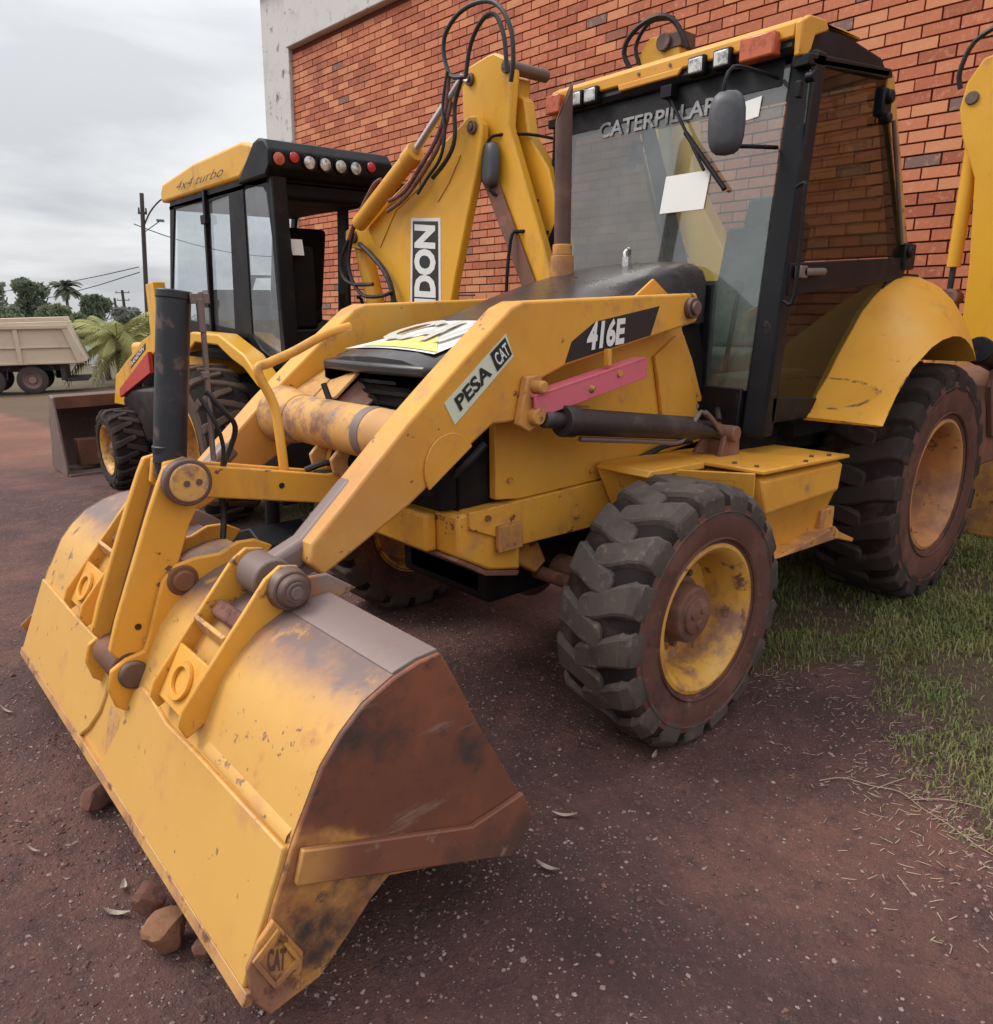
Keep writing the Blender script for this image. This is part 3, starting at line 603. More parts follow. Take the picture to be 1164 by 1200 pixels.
    # centre rivet
fc = Vector((2.872, 1.068)); a0 = math.atan2(.155, -.252)
p1(MB().prism([(fc.x+.105*math.cos(a0+PI*k/18-PI), fc.y+.115*math.sin(a0+PI*k/18-PI)) for k in range(19)][::-1], .551, .560), 'tube_flange', 'arm_paint', .004)
p1(MB().tube([(2.62, .43, 1.10), (2.70, .40, 1.02), (2.72, .30, .95), (2.70, .1, .92)], .014), 'hose', 'hose', 0)
p1(MB().tube([(1.50, .52, .99), (1.62, .46, .97), (1.75, .43, .93), (1.9, .40, .90)], .013), 'hose', 'hose', 0)
p1(MB().tube([(1.42, .60, 1.08), (1.36, .55, 1.12), (1.28, .50, 1.06), (1.24, .48, .98)], .012), 'hose', 'hose', 0)
p1(MB().box((2.22, .424, 1.20), (.30, .004, .008), Matrix.Rotation(-.12, 3, 'Y')), 'panel_seam', 'yellow_dirty', 0)
bq = MB()
for x, z in ((1.40, 1.24), (1.34, 1.12), (2.50, 1.26), (2.50, .95), (2.05, .92), (1.62, .945), (2.62, .83), (2.15, .75), (1.62, .73)): bq.cyl((x, .42, z), (x, .450 if z < .87 else .432, z), .011, seg=6)
p1(bq, 'panel_bolt', 'yellow_dirty', 0)
bq = MB()
p1(MB().cyl((3.485, .655, .83), (3.485, .668, .83), .020, .018, 18), 'pin_bolt', 'worn_steel', .002)
p1(MB().cyl((3.735, .104, .585), (3.735, .112, .585), .005, seg=8), 'grease_nipple', 'chrome', 0)
# pink safety bar (a folded channel clipped under the near arm)
pk = MB().prism([(2.55, 1.275), (1.965, 1.372), (1.960, 1.297), (2.545, 1.200)], .600, .612).prism([(2.55, 1.280), (1.965, 1.377), (1.965, 1.367), (2.55, 1.270)], .552, .612).bb(1.955, 1.963, .555, .612, 1.300, 1.372)
p1(pk, 'safety_bar', 'pink_paint', .002)
p1(MB().cyl((2.27, .612, 1.28), (2.27, .628, 1.28), .016, .006, 10).cyl((2.12, .612, 1.325), (2.12, .620, 1.325), .012, seg=10), 'safety_bar_bolt', 'yellow_dirty', 0)
p1(MB().box((2.16, .59, 1.385), (.022, .02, .06)), 'bar_clip', 'yellow', .002)
# decals on the near arm
p1(MB().slab([(x, .5525, z) for x, z in [(2.345, 1.372), (2.312, 1.446), (2.19, 1.512), (1.815, 1.565), (1.865, 1.455)]][::-1], .002), 'number_plate', 'black_print', 0)
text('416E', (2.243, .556, 1.408), (2.030, .556, 1.428), (2.024, .556, 1.527), (2.228, .556, 1.513), 'white_print', M1, 'lettering', .045)
p1(MB().slab([(x, .5525, z) for x, z in [(2.849, 1.205), (2.594, 1.408), (2.627, 1.482), (2.888, 1.276)]], .002), 'dealer_sticker', 'sticker_green', 0)
text('PESA', (2.826, .555, 1.245), (2.690, .555, 1.354), (2.718, .555, 1.396), (2.852, .555, 1.288), 'black_print', M1, 'lettering', .03)
p1(MB().slab([(x, .5555, z) for x, z in [(2.668, 1.362), (2.603, 1.415), (2.634, 1.470), (2.699, 1.421)]], .001), 'dealer_sticker', 'black_print', 0)
text('CAT', (2.662, .557, 1.378), (2.612, .557, 1.418), (2.635, .557, 1.456), (2.688, .557, 1.415), 'white_print', M1, 'lettering', .02)
p1(MB().slab([(x, .424, z) for x, z in [(1.50, 1.14), (1.40, 1.13), (1.41, 1.21), (1.51, 1.215)]], .002), 'warning_sticker', 'sticker_grey', 0)
# -- cross tube and its brackets
p1(MB().cyl((2.96, -.43, 1.155), (2.96, .43, 1.155), .090, seg=40).cyl((2.96, -.43, 1.155), (2.96, -.26, 1.155), .118, .094, 40), 'cross_tube', 'yellow_worn', .004)
p1(MB().cyl((2.96, .235, 1.155), (2.96, .285, 1.155), .0925, seg=40), 'tube_band', 'arm_tip_steel', .002)
for yy in (-.075, .075):
    p1(MB().prism([(3.00, 1.09), (2.90, 1.085), (2.865, 1.08), (2.86, 1.02), (2.89, .975), (2.97, .965), (3.03, 1.0), (3.04, 1.05)], yy-.010, yy+.010), 'lever_bracket', 'yellow_worn', .004)
p1(MB().cyl((2.94, -.12, 1.03), (2.94, .17, 1.03), .036, seg=20).cyl((2.94, .15, 1.03), (2.94, .19, 1.03), .040, .034, 20), 'lever_pin', 'black_dull', .004)
p1(MB().slab([(2.90, -.30, 1.22), (2.92, -.08, 1.25), (2.72, -.10, 1.40), (2.66, -.36, 1.38)], .012).slab([(2.93, -.42, 1.24), (2.90, -.30, 1.225), (2.66, -.36, 1.385), (2.66, -.42, 1.38)], .012), 'gusset_plate', 'yellow_worn', .003)
p1(MB().slab([(2.90, -.10, 1.235), (2.88, .02, 1.20), (2.72, .0, 1.28), (2.72, -.10, 1.36)], .012), 'gusset_plate', 'hub_rust', .003)
# -- tilt lever: two plates from the cross tube out to the upper pin
lev = [(3.60, 1.115), (3.535, 1.125), (3.49, 1.093), (3.05, .998), (2.995, 1.0), (2.965, 1.075), (2.92, 1.09), (2.88, 1.06), (2.885, .99), (2.94, .92), (3.04, .888), (3.50, .990), (3.57, .995), (3.615, 1.04)]
for y0 in (.040, -.066): p1(MB().prism(lev, y0, y0+.026), 'tilt_lever', 'yellow', .005, seg=2)
p1(MB().prism([(3.4, 1.05), (3.1, .98), (3.1, .93), (3.4, 1.0)], -.04, .04), 'lever_web', 'yellow_dirty', .003)
p1(MB().cyl((3.225, .066, .985), (3.225, .069, .985), .010, seg=12).cyl((2.98, .066, .985), (2.98, .069, .985), .008, seg=12), 'lever_hole', 'black_print', 0)
tp = MB().cyl((3.562, -.16, 1.062), (3.562, .135, 1.062), .040, seg=28).cyl((3.562, .115, 1.062), (3.562, .155, 1.062), .073, seg=36)
p1(tp, 'upper_pin', 'pin_steel', .006)
p1(MB().cyl((3.562, .155, 1.062), (3.562, .164, 1.062), .060, .057, 32), 'pin_cap', 'yellow_worn', .003)
p1(MB().cyl((3.572, .164, 1.062), (3.572, .167, 1.062), .010, seg=14).cyl((3.535, .164, 1.062), (3.535, .167, 1.062), .010, seg=14), 'cap_bolt', 'pin_steel', 0)
# -- bucket link: two bars from the upper pin down to the bucket
lk = [(3.635, 1.06), (3.61, 1.11), (3.555, 1.12), (3.51, 1.09), (3.505, 1.0), (3.555, .92), (3.685, .60), (3.73, .52), (3.80, .515), (3.835, .57), (3.805, .66), (3.68, .96)]
for y0 in (.072, -.125): p1(MB().prism(lk, y0, y0+.030), 'bucket_link', 'yellow', .006)
p1(MB().prism([(3.60, 1.02), (3.565, .98), (3.70, .56), (3.785, .56)], -.094, .071), 'link_web', 'rust_steel', .003)
p1(MB().cyl((3.747, .102, .63), (3.747, .105, .63), .010, seg=12), 'lever_hole', 'black_print', 0)
# -- tilt cylinder standing up from the upper pin
c0, c1 = Vector((3.562, 0, 1.10)), Vector((3.488, 0, 1.625))
p1(MB().cyl(c0, c1, .050, seg=36).cyl(c1-(c1-c0)*.05, c1, .053, seg=36).cyl(c0-Vector((0, 0, .05)), c0+Vector((0, 0, .06)), .043, .047, 24), 'tilt_cylinder', 'cyl_black', .004)
p1(MB().slab([(3.541, .012, 1.50), (3.53, .036, 1.50), (3.522, .036, 1.56), (3.533, .012, 1.56)], .004), 'maker_plate', 'hub_rust', 0)
p1(MB().box((3.43, .035, 1.60), (.06, .03, .03)).cyl((3.425, .045, 1.62), (3.44, .045, 1.10), .0085).cyl((3.43, .045, 1.60), (3.432, .045, 1.50), .012).cyl((3.437, .045, 1.38), (3.438, .045, 1.36), .013), 'cylinder_pipe', 'worn_steel', .002)
p1(MB().tube([(3.44, .045, 1.32), (3.40, .06, 1.26), (3.36, .05, 1.20), (3.38, .03, 1.12), (3.42, .03, 1.05)], .009).tube([(3.46, .045, 1.30), (3.43, .07, 1.22), (3.41, .06, 1.14), (3.42, .05, 1.06)], .007).tube([(3.42, .0, 1.06), (3.40, -.02, .92), (3.42, 0, .82)], .011), 'hose', 'hose', 0)
# -- hose guard bar
p1(MB().tube([(3.17, -.02, .98), (3.17, -.03, 1.10), (3.165, -.07, 1.24), (3.20, -.10, 1.36), (3.15, -.11, 1.385), (3.04, -.13, 1.42), (2.90, -.15, 1.475), (2.78, -.18, 1.50)], .017, seg=12, smooth=5), 'guard_bar', 'yellow', 0)
p1(MB().tube([(3.10, .0, 1.01), (3.03, .02, 1.03), (2.97, .03, 1.03), (2.93, -.02, 1.10), (2.95, -.1, 1.3)], .012), 'hose', 'hose', 0)
p1(MB().tube([(3.08, .03, 1.00), (3.0, .05, 1.0), (2.93, .05, 1.03)], .012), 'hose', 'hose', 0)
# -- BUCKET
out = [(3.893, .168), (3.822, .356), (3.764, .485), (3.717, .574), (3.690, .625), (3.638, .684), (3.580, .732), (3.50, .768), (3.43, .785), (3.37, .788), (3.315, .68), (3.258, .553), (3.17, .39), (3.092, .240), (3.086, .222)]
th = .014
def inset(path, t):
    res = []
    for i, p in enumerate(path):
        a = Vector(path[max(i-1, 0)]); b = Vector(path[min(i+1, len(path)-1)]); d = (b-a).normalized(); n = Vector((-d.y, d.x)); res.append((p[0]-n.x*t*(-1) if False else p[0]+n.x*t, p[1]+n.y*t))
    return res
inn = inset(out, th)
shell = MB().prism(out+inn[::-1], -1.13, 1.13)
p1(shell, 'bucket_shell', 'bucket_shell', 0, angle=25)
side = out[:-1]+[(3.084, .215), (3.105, .195), (3.177, .125), (3.26, .16), (3.42, .225), (3.542, .270), (3.594, .235), (3.652, .181), (3.736, .110), (3.80, .100), (3.866, .112)]
for s in (1, -1):
    p1(MB().prism(side, s*1.131, s*1.146), 'bucket_side', 'bucket_side', .003, seg=1)
    p1(MB().prism([(3.779, .391), (3.757, .467), (3.30, .291), (3.123, .306), (3.090, .215), (3.170, .130), (3.26, .172), (3.544, .292)], s*1.147, s*1.165), 'side_cutter', 'bucket_strip', .004)
    if s > 0: p1(MB().prism([(3.893, .165), (3.900, .250), (3.870, .30), (3.833, .335), (3.775, .215), (3.79, .12), (3.862, .108)], s*1.147, s*1.161), 'corner_guard', 'yellow_dirty', .004)
    # diamond badge plate
    dm = [(3.829, .317), (3.784, .207), (3.848, .172), (3.889, .270)]; dc = (sum(p[0] for p in dm)/4, sum(p[1] for p in dm)/4)
    di = [(dc[0]+(p[0]-dc[0])*.74, dc[1]+(p[1]-dc[1])*.74) for p in dm]
    q = MB()
    for k in range(4):
        j = (k+1) % 4; q.prism([dm[k], dm[j], di[j], di[k]], s*1.162, s*1.170)
    q.prism(di, s*1.162, s*1.1635); p1(q, 'diamond_plate', 'yellow_dirty', .001, seg=1)
    if s > 0: dtx = [Vector(((di[a][0]+di[b][0])/2, 1.1655, (di[a][1]+di[b][1])/2)) for a, b in ((3, 2), (2, 1), (1, 0), (0, 3))]
text('CAT', *dtx, 'rust_steel', M1, 'lettering', .03)
# cutting edge and the two floor wear plates
dF = Vector((3.764-3.893, .485-.168)).normalized(); nF = Vector((dF.y, -dF.x))*1.0
if nF.x < 0: nF = -nF
def floor_pt(y, t, l=.0):      # t = metres up the floor from the cutting edge
    p = Vector((3.893, .168))+dF*t+nF*l; return (p.x, y, p.y)
def floor_plate(poly, h):
    q = MB(); n = len(poly); vs = [floor_pt(y, t, h) for y, t in poly]+[floor_pt(y, t, -.002) for y, t in poly]
    q.add(vs, [tuple(range(n)), tuple(range(n, 2*n))[::-1]]+[((i+1) % n, i, n+i, n+(i+1) % n) for i in range(n)]); return q
p1(MB().loft([[floor_pt(y, t, l) for t, l in ((-.024, .002), (-.022, .013), (.010, .0145), (.010, -.006), (-.02, -.010))] for y in (-1.146, 1.146)], close_ring=True), 'cutting_edge', 'edge_steel', .002)
near = [(1.128, .008), (1.128, .318), (.62, .312), (.42, .305), (.26, .325), (.185, .325), (.145, .30), (.125, .25), (.10, .15), (.06, .05), (.02, .008)]
far = [(-.20, .008), (-.14, .06), (-.085, .14), (-.075, .20), (-.10, .26), (-.165, .30), (-.20, .32), (-.6, .315), (-1.128, .318), (-1.128, .008)]
p1(floor_plate(near, .014), 'wear_plate', 'bucket_floor', .005)
p1(floor_plate(far, .014), 'wear_plate', 'bucket_floor', .005)
p1(MB().loft([[floor_pt(y, .322, .0), floor_pt(y, .324, .007), floor_pt(y, .340, .007), floor_pt(y, .356, -.002)] for y in (.66, 1.12)], caps=False), 'wear_ridge', 'bucket_floor', .002)
# brackets for the arms
outer = [(3.43, .845), (3.448, .885), (3.50, .896), (3.545, .868), (3.80, .570), (3.812, .53), (3.795, .49), (3.72, .53), (3.58, .70), (3.34, .76), (3.27, .775), (3.36, .84)]
for s in (1, -1):
    for yy in (.425, .590): 
        y0 = s*(yy-.055) if yy < .5 else s*yy
        p1(MB().prism(outer, y0, y0+s*.016), 'bucket_bracket', 'bracket_paint', .004)
    lo, hi = sorted((s*.386, s*.590))
    p1(MB().slab([(3.792, lo, .530), (3.792, hi, .530), (3.715, hi, .665), (3.715, lo, .665)], .012), 'bracket_web', 'yellow', .004)
    ym = (lo+hi)/2
    p1(MB().lathe([(.040, -.004), (.060, -.004), (.060, .008), (.040, .008)], (0, 0, 0), 28, 'z', True), 'web_ring', 'yellow', .002)
    wr = bpy.data.objects['web_ring' if s > 0 else 'web_ring.001']; wr.location = (3.757, ym, .60); wr.rotation_euler = (0, math.radians(60), 0); wr.scale = (.9, 1, 1)
    p1(MB().slab([(3.66, lo, .735), (3.66, hi, .735), (3.645, hi, .69), (3.645, lo, .69)], .014), 'bracket_web', 'yellow_worn', .003)
    p1(MB().box((3.60, ym, .74), (.05, hi-lo-.01, .035), Matrix.Rotation(.8, 3, 'Y')), 'packed_dirt', 'stone', .01)
# centre bracket for the link
cen = [(3.80, .545), (3.745, .555), (3.725, .60), (3.69, .70), (3.665, .765), (3.62, .805), (3.56, .815), (3.48, .812), (3.42, .838), (3.36, .835), (3.30, .80), (3.36, .74), (3.55, .70), (3.70, .55), (3.74, .40), (3.80, .36), (3.845, .40), (3.86, .46), (3.845, .52)]
for y0 in (.104, -.150): p1(MB().prism(cen, y0, y0+.020), 'centre_bracket', 'yellow' if y0 < 0 else 'yellow', .006)
p1(MB().cyl((3.785, -.10, .500), (3.785, .103, .500), .058, seg=28), 'link_bush', 'rust_steel', .006)
p1(MB().cyl((3.785, -.16, .492), (3.785, .140, .492), .047, .044, 28), 'link_pin', 'pin_steel', .008)
p1(MB().cyl((3.605, -.16, .752), (3.605, .128, .752), .050, seg=30).cyl((3.605, .125, .752), (3.605, .142, .752), .034, seg=24), 'bracket_boss', 'rust_steel', .006)
for t0, y0, y1 in ((.05, -.06, .10), ):
    p1(MB().loft([[floor_pt(y+.10, -.02, .004), floor_pt(y+.03, .08, .005), floor_pt(y, .16, .005), floor_pt(y, .24, .004), floor_pt(y+.0, .31, .004)] for y in (-.02, .03, .075)], caps=False), 'rubbed_pad', 'yellow_worn', 0)
p1(MB().prism([(3.495, .770), (3.49, .7755), (3.43, .790), (3.368, .793), (3.366, .784), (3.43, .780)], .62, 1.128), 'top_rib', 'arm_tip_steel', .002)

# -- side box, step and tank
lv = [(.906, 1.635, .955, .930), (.892, 1.64, .952, .952), (.760, 1.605, .985, .958), (.745, 1.60, .990, .946), (.575, 1.515, 1.075, .918), (.553, 1.50, 1.085, .912)]
p1(MB().loft([[(xa, .44, z-(.02 if z > .8 else 0)*0), (xa, y_, z), (xb, y_, z-(.022 if z > .8 else 0)), (xb, .44, z-(.022 if z > .8 else 0))] for z, xa, xb, y_ in lv], close_ring=True), 'side_box', 'yellow', .008, seg=3)
p1(MB().prism([(1.66, .925), (.92, .895), (.92, .911), (1.66, .943)], .44, .965).prism([(1.66, .912), (1.66, .942), (2.02, .955), (2.04, .93)], .44, .70), 'step_plate', 'yellow', .005)
p1(MB().slab([(2.04, .44, .945), (1.66, .93, .93), (1.64, .92, .66), (1.90, .44, .70)], .012), 'front_guard', 'yellow', .004)
p1(MB().prism([(1.55, .56), (1.0, .535), (.84, .485), (.82, .50), (.98, .565), (1.03, .60)], .60, .985).bb(.98, 1.1, .85, .95, .58, .68), 'step_bracket', 'yellow_dirty', .006)
bt = MB()
for (x, y) in ((1.60, .90), (1.60, .80), (1.05, .93), (1.30, .95), (1.15, .90)): bt.cyl((x, y, .935-(1.6-x)*.04), (x, y, .948-(1.6-x)*.04), .010, seg=6)
p1(bt, 'step_bolt', 'pin_steel', 0)
p1(MB().prism([(.79, 1.03), (-.10, 1.70), (-.3, 1.6), (-.3, 1.02)], .655, .685).prism([(.79, 1.03), (-.10, 1.70), (-.3, 1.6), (-.3, 1.02)], -.685, -.655), 'cab_lining', 'plastic_grey', .004)
p1(MB().bb(-.3, 1.25, -.62, .60, .86, 1.0), 'cab_floor', 'black_dull', .01)

# -- CAB
FX = lambda z: 1.30-(z-1.03)*.118      # windscreen plane leans back
def fp(y, z, o=0.0): return (FX(z)+o, y, z)
for s in (1, -1):
    p1(MB().loft([[fp(s*y, z, o) for y, o in ((.635, .0), (.735, -.02), (.735, -.11), (.645, -.11))] for z in (1.0, 1.5, 2.0, 2.56)], close_ring=True), 'front_pillar', 'black_paint', .012)
    p1(MB().prism([(.33, 2.60), (.42, 2.60), (.02, 1.74), (-.13, 1.74)], s*.66, s*.715), 'rear_pillar', 'black_paint' if s < 0 else 'yellow_dirty', .008)
    p1(MB().prism([(.40, 2.605), (1.16, 2.535), (1.16, 2.49), (.44, 2.56)], s*.66, s*.735), 'roof_rail', 'black_paint', .006)
p1(MB().slab([fp(-.62, 1.03, .01), fp(.62, 1.03, .01), fp(.62, 1.21, .01), fp(-.62, 1.21, .01)], .05), 'front_panel', 'black_paint', .006)
p1(MB().slab([fp(.38, 1.2, .005), fp(.43, 1.2, .005), fp(.40, 1.66, .005), fp(.34, 1.66, .005)], .04), 'front_panel', 'black_paint', .004)
p1(MB().slab([(1.42, .36, 1.46), (1.30, .44, 1.03), (1.22, .44, 1.03), (1.30, .36, 1.6)], .04), 'corner_panel', 'black_dull', .004)
p1(MB().slab([fp(-.61, 2.44), fp(.61, 2.44), fp(.61, 2.56), fp(-.61, 2.56)], .05), 'roof_shade_strip', 'black_paint', .004)  # black strip painting in the shade below the roof edge
p1(MB().slab([fp(-.635, 1.2, -.002), fp(.635, 1.2, -.002), fp(.635, 2.52, -.002), fp(-.635, 2.52, -.002)], .006), 'windscreen', 'windscreen_glass', 0)
text('CATERPILLAR', fp(-.385, 2.39, .006), fp(.31, 2.39, .006), fp(.31, 2.462, .006), fp(-.385, 2.462, .006), 'faded_print', M1, 'lettering', .022)
p1(MB().slab([fp(.055, 1.99, .004), fp(.30, 1.99, .004), fp(.315, 2.155, .004), fp(.07, 2.155, .004)], .001), 'paper_sheet', 'paper', 0)
p1(MB().slab([fp(.43, 2.33, .004), fp(.52, 2.34, .004), fp(.525, 2.42, .004), fp(.435, 2.41, .004)], .001), 'paper_sheet', 'paper', 0)
p1(MB().cyl((1.16, .06, 2.50), fp(.30, 2.15, .035), .007).cyl(fp(.17, 2.33, .03), fp(.41, 2.06, .02), .011).box(fp(.055, 2.52, .03), (.06, .06, .05)), 'wiper', 'black_paint', .002)
# roof
roof = [(1.14, 2.545), (1.155, 2.575), (1.14, 2.64), (1.09, 2.672), (.75, 2.70), (.36, 2.675), (.27, 2.62), (.29, 2.59)]
p1(MB().prism(roof, -.66, .66), 'roof', 'black_paint', .010)
p1(MB().prism([(1.165, 2.605), (1.165, 2.655), (1.11, 2.685), (.78, 2.712), (.60, 2.712), (.60, 2.70), (.9, 2.695), (1.08, 2.668), (1.14, 2.64), (1.14, 2.60)], -.665, .665), 'roof_visor', 'yellow', .008)
for s in (1, -1):
    p1(MB().prism([(1.168, 2.53), (1.172, 2.655), (1.11, 2.686), (.98, 2.694), (.95, 2.66), (1.06, 2.62), (1.10, 2.53)], s*.668, s*.70), 'roof_corner', 'yellow', .008)
p1(MB().prism([(-.25, 2.61), (.13, 2.61), (.105, 2.578), (-.24, 2.578)], 1.150, 1.168, 'x'), 'roof_visor', 'yellow', .006)
p1(MB().cyl((1.166, -.12, 2.63), (1.170, -.12, 2.63), .008, seg=10).cyl((1.166, .06, 2.63), (1.170, .06, 2.63), .008, seg=10), 'visor_bolt', 'pin_steel', 0)
for yy in (.215, .345, -.41, -.51):
    p1(MB().box((1.165, yy, 2.592), (.05, .088, .078)), 'work_lamp', 'black_paint', .008)
    l_ = p1(MB().box((1.191, yy, 2.592), (.010, .070, .060)), 'lamp_lens', 'lamp_glass', .006)
for yy in (.52, -.66): p1(MB().box((1.17, yy+.0, 2.594), (.07, .16 if yy > 0 else .10, .09)), 'turn_signal', 'orange_lens', .008)
# side glass, door
def door(s):
    p1(MB().slab([(1.165, s*.722, 1.74), (1.125, s*.722, 2.505), (.43, s*.705, 2.575), (.02, s*.722, 1.80)][::s], .006), 'door_glass', 'door_glass', 0)
    p1(MB().prism([(1.185, 1.60), (1.175, 1.735), (-.05, 1.800), (.03, 1.685)], s*.695, s*.74), 'door_bar', 'black_paint', .006)
    p1(MB().slab([(1.165, s*.722, 1.17), (1.165, s*.722, 1.62), (.17, s*.722, 1.70), (.80, s*.722, 1.13)][::s], .006), 'door_glass', 'door_glass', 0)
    p1(MB().prism([(1.22, 1.06), (1.22, 1.175), (.79, 1.135), (.16, 1.70), (.05, 1.70), (.70, 1.04)], s*.69, s*.735), 'door_frame', 'black_paint', .006)
    p1(MB().prism([(1.115, 2.50), (1.135, 2.52), (.40, 2.595), (.39, 2.57)], s*.70, s*.735), 'door_frame', 'black_paint', .003)
    hb = MB().cyl((1.10, s*.765, 1.70), (.93, s*.765, 1.705), .016).cyl((1.10, s*.74, 1.70), (1.10, s*.775, 1.70), .02).box((1.12, s*.76, 1.70), (.06, .03, .05))
    p1(hb, 'door_handle', 'worn_steel', .004)
    p1(MB().box((-.01, s*.725, 1.80), (.13, .06, .13)).cyl((.02, s*.72, 1.82), (.02, s*.775, 1.82), .03), 'door_hinge', 'black_paint', .01)
    p1(MB().box((.43, s*.72, 2.46), (.09, .05, .12)).cyl((.44, s*.72, 2.48), (.44, s*.77, 2.48), .03).cyl((.44, s*.72, 2.39), (.44, s*.77, 2.39), .025), 'door_hinge', 'black_paint', .01)
    p1(MB().cyl((.33, s*.735, 2.40), (.07, s*.735, 1.86), .010), 'gas_strut', 'worn_steel', 0)
    p1(MB().tube([(1.20, s*.75, 2.03), (1.21, s*.79, 2.04), (1.215, s*.795, 1.98), (1.225, s*.795, 1.60), (1.23, s*.75, 1.58)], .008), 'grab_rail', 'black_paint', 0)
door(1); door(-1)
p1(MB().slab([(1.20, .745, 2.42), (1.235, .745, 2.42), (1.235, .745, 2.36), (1.20, .745, 2.36)], .02).cyl((1.17, .735, 2.44), (1.17, .77, 2.44), .02), 'pillar_hinge', 'black_paint', .004)
p1(MB().slab([(-.11, -.66, 1.70), (-.11, .66, 1.70), (.33, .66, 2.60), (.33, -.66, 2.60)][::-1], .006), 'rear_glass', 'rear_glass', 0)
p1(MB().bb(-.3, -.1, -.70, .70, 1.0, 1.72), 'rear_wall', 'black_dull', .01)
# interior
p1(MB().bb(.35, .80, -.16, .34, 1.22, 1.34).prism([(.35, 1.30), (.22, 1.98), (.30, 2.0), (.46, 1.34)], -.15, .33).prism([(.24, 1.98), (.20, 2.14), (.26, 2.15), (.31, 1.99)], -.05, .23).bb(.45, .7, -.08, .28, 1.0, 1.22), 'seat', 'seat', .03, seg=3)
p1(MB().bb(.35, .78, .37, .44, 1.40, 1.46), 'armrest', 'plastic_grey', .015); p1(MB().bb(.35, .78, -.24, -.17, 1.40, 1.46), 'armrest', 'plastic_grey', .015)
p1(MB().prism([(1.22, 1.05), (1.05, 1.05), (.93, 1.55), (1.02, 1.64), (1.15, 1.60)], -.22, .22), 'dashboard', 'plastic_grey', .03, seg=3)
p1(MB().cyl((1.05, 0, 1.55), (.90, 0, 1.72), .025).lathe([(.17, -.012), (.182, 0), (.17, .012), (.158, 0)], (0, 0, 0), 36, 'z', True), 'steering_wheel', 'black_paint', 0)
sw = bpy.data.objects['steering_wheel']
p1(MB().cyl((.98, .30, 1.0), (.92, .34, 1.62), .012).cyl((.92, .34, 1.62), (.915, .342, 1.68), .024), 'gear_lever', 'black_paint', 0)
p1(MB().bb(.55, 1.1, .36, .56, 1.0, 1.25), 'console', 'plastic_grey', .02)
# fender (near and far)
def fender(s):
    prof = [((.90, 1.055), (.905, 1.050)), ((.80, 1.13), (.80, 1.175)), ((.62, 1.335), (.66, 1.285)), ((.42, 1.53), (.47, 1.368)), ((.31, 1.60), (.35, 1.398)), ((.20, 1.655), (.22, 1.412)),
            ((.10, 1.69), (.13, 1.408)), ((0, 1.705), (.05, 1.392)), ((-.10, 1.708), (-.01, 1.37)), ((-.20, 1.69), (-.08, 1.335)), ((-.30, 1.64), (-.15, 1.28))]
    q = MB(); rings = []
    for (x, z), (ex, ez) in prof:
        L = lambda f: x+(ex-x)*f
        Z = lambda f: z+(ez-z)*f
        rings.append([(x, s*.70, z), (L(.03), s*.78, Z(.03)), (L(.12), s*.86, Z(.14)), (L(.28), s*.93, Z(.31)), (L(.48), s*.99, Z(.52)), (L(.70), s*1.04, Z(.75)), (L(.88), s*1.07, Z(.92)), (ex, s*1.085, ez), (ex*.985, s*1.06, ez-.008), (ex*.99, s*.72, ez-.010)])
    q.loft(rings, close_ring=True); p1(q, 'fender', 'yellow', 0, angle=60)
fender(1); fender(-1)
p1(MB().bb(-.9, .9, -.68, .68, .95, 1.02), 'rear_deck', 'black_dull', 0)
# mirrors
def mirror(c, s, arms):
    q = MB(); n = 20; a = []; b = []
    for k in range(n):
        t = 2*PI*k/n; ct, st = math.cos(t), math.sin(t)
        w = .072*math.copysign(abs(ct)**.62, ct); hgt = .118*math.copysign(abs(st)**.72, st)
        a.append((w, hgt)); b.append((w*.9, hgt*.93))
    R = Matrix.Rotation(math.radians(20 if s > 0 else -10), 3, 'Z')
    P = lambda d, w, h_: Vector(c)+R @ Vector((d, w, h_))
    q.loft([[P(.028, w*.45, h_*.6) for w, h_ in a], [P(.022, w*.82, h_*.9) for w, h_ in a], [P(.0, w, h_) for w, h_ in a], [P(-.018, w, h_) for w, h_ in a], [P(-.018, w*.88, h_*.93) for w, h_ in a]], close_ring=True)
    o = p1(q, 'mirror', 'mirror_back', 0, angle=60)
    for pts in arms: MB().tube(pts, .0085, smooth=3).build('mirror_arm', 'black_paint', M1)
cm = (1.46, .568, 2.265)
mirror(cm, 1, [[(1.15, .60, 2.47), (1.30, .585, 2.475), (1.43, .565, 2.47), (1.46, .55, 2.40), (1.45, .55, 2.34)], [(1.17, .63, 2.20), (1.33, .60, 2.19), (1.44, .575, 2.185), (1.44, .57, 2.22)]])
cm2 = (1.33, -1.02, 2.335)
mirror(cm2, -1, [[(1.10, -.73, 2.45), (1.20, -.85, 2.48), (1.32, -1.0, 2.48), (1.34, -1.03, 2.42)], [(1.12, -.72, 2.13), (1.2, -.82, 2.14), (1.32, -1.0, 2.18), (1.33, -1.02, 2.24)]])
p1(MB().tube([(1.20, -.68, 1.96), (1.30, -.80, 1.97), (1.34, -.84, 1.92), (1.36, -.85, 1.55), (1.30, -.78, 1.35)], .010), 'grab_rail', 'black_paint', 0)
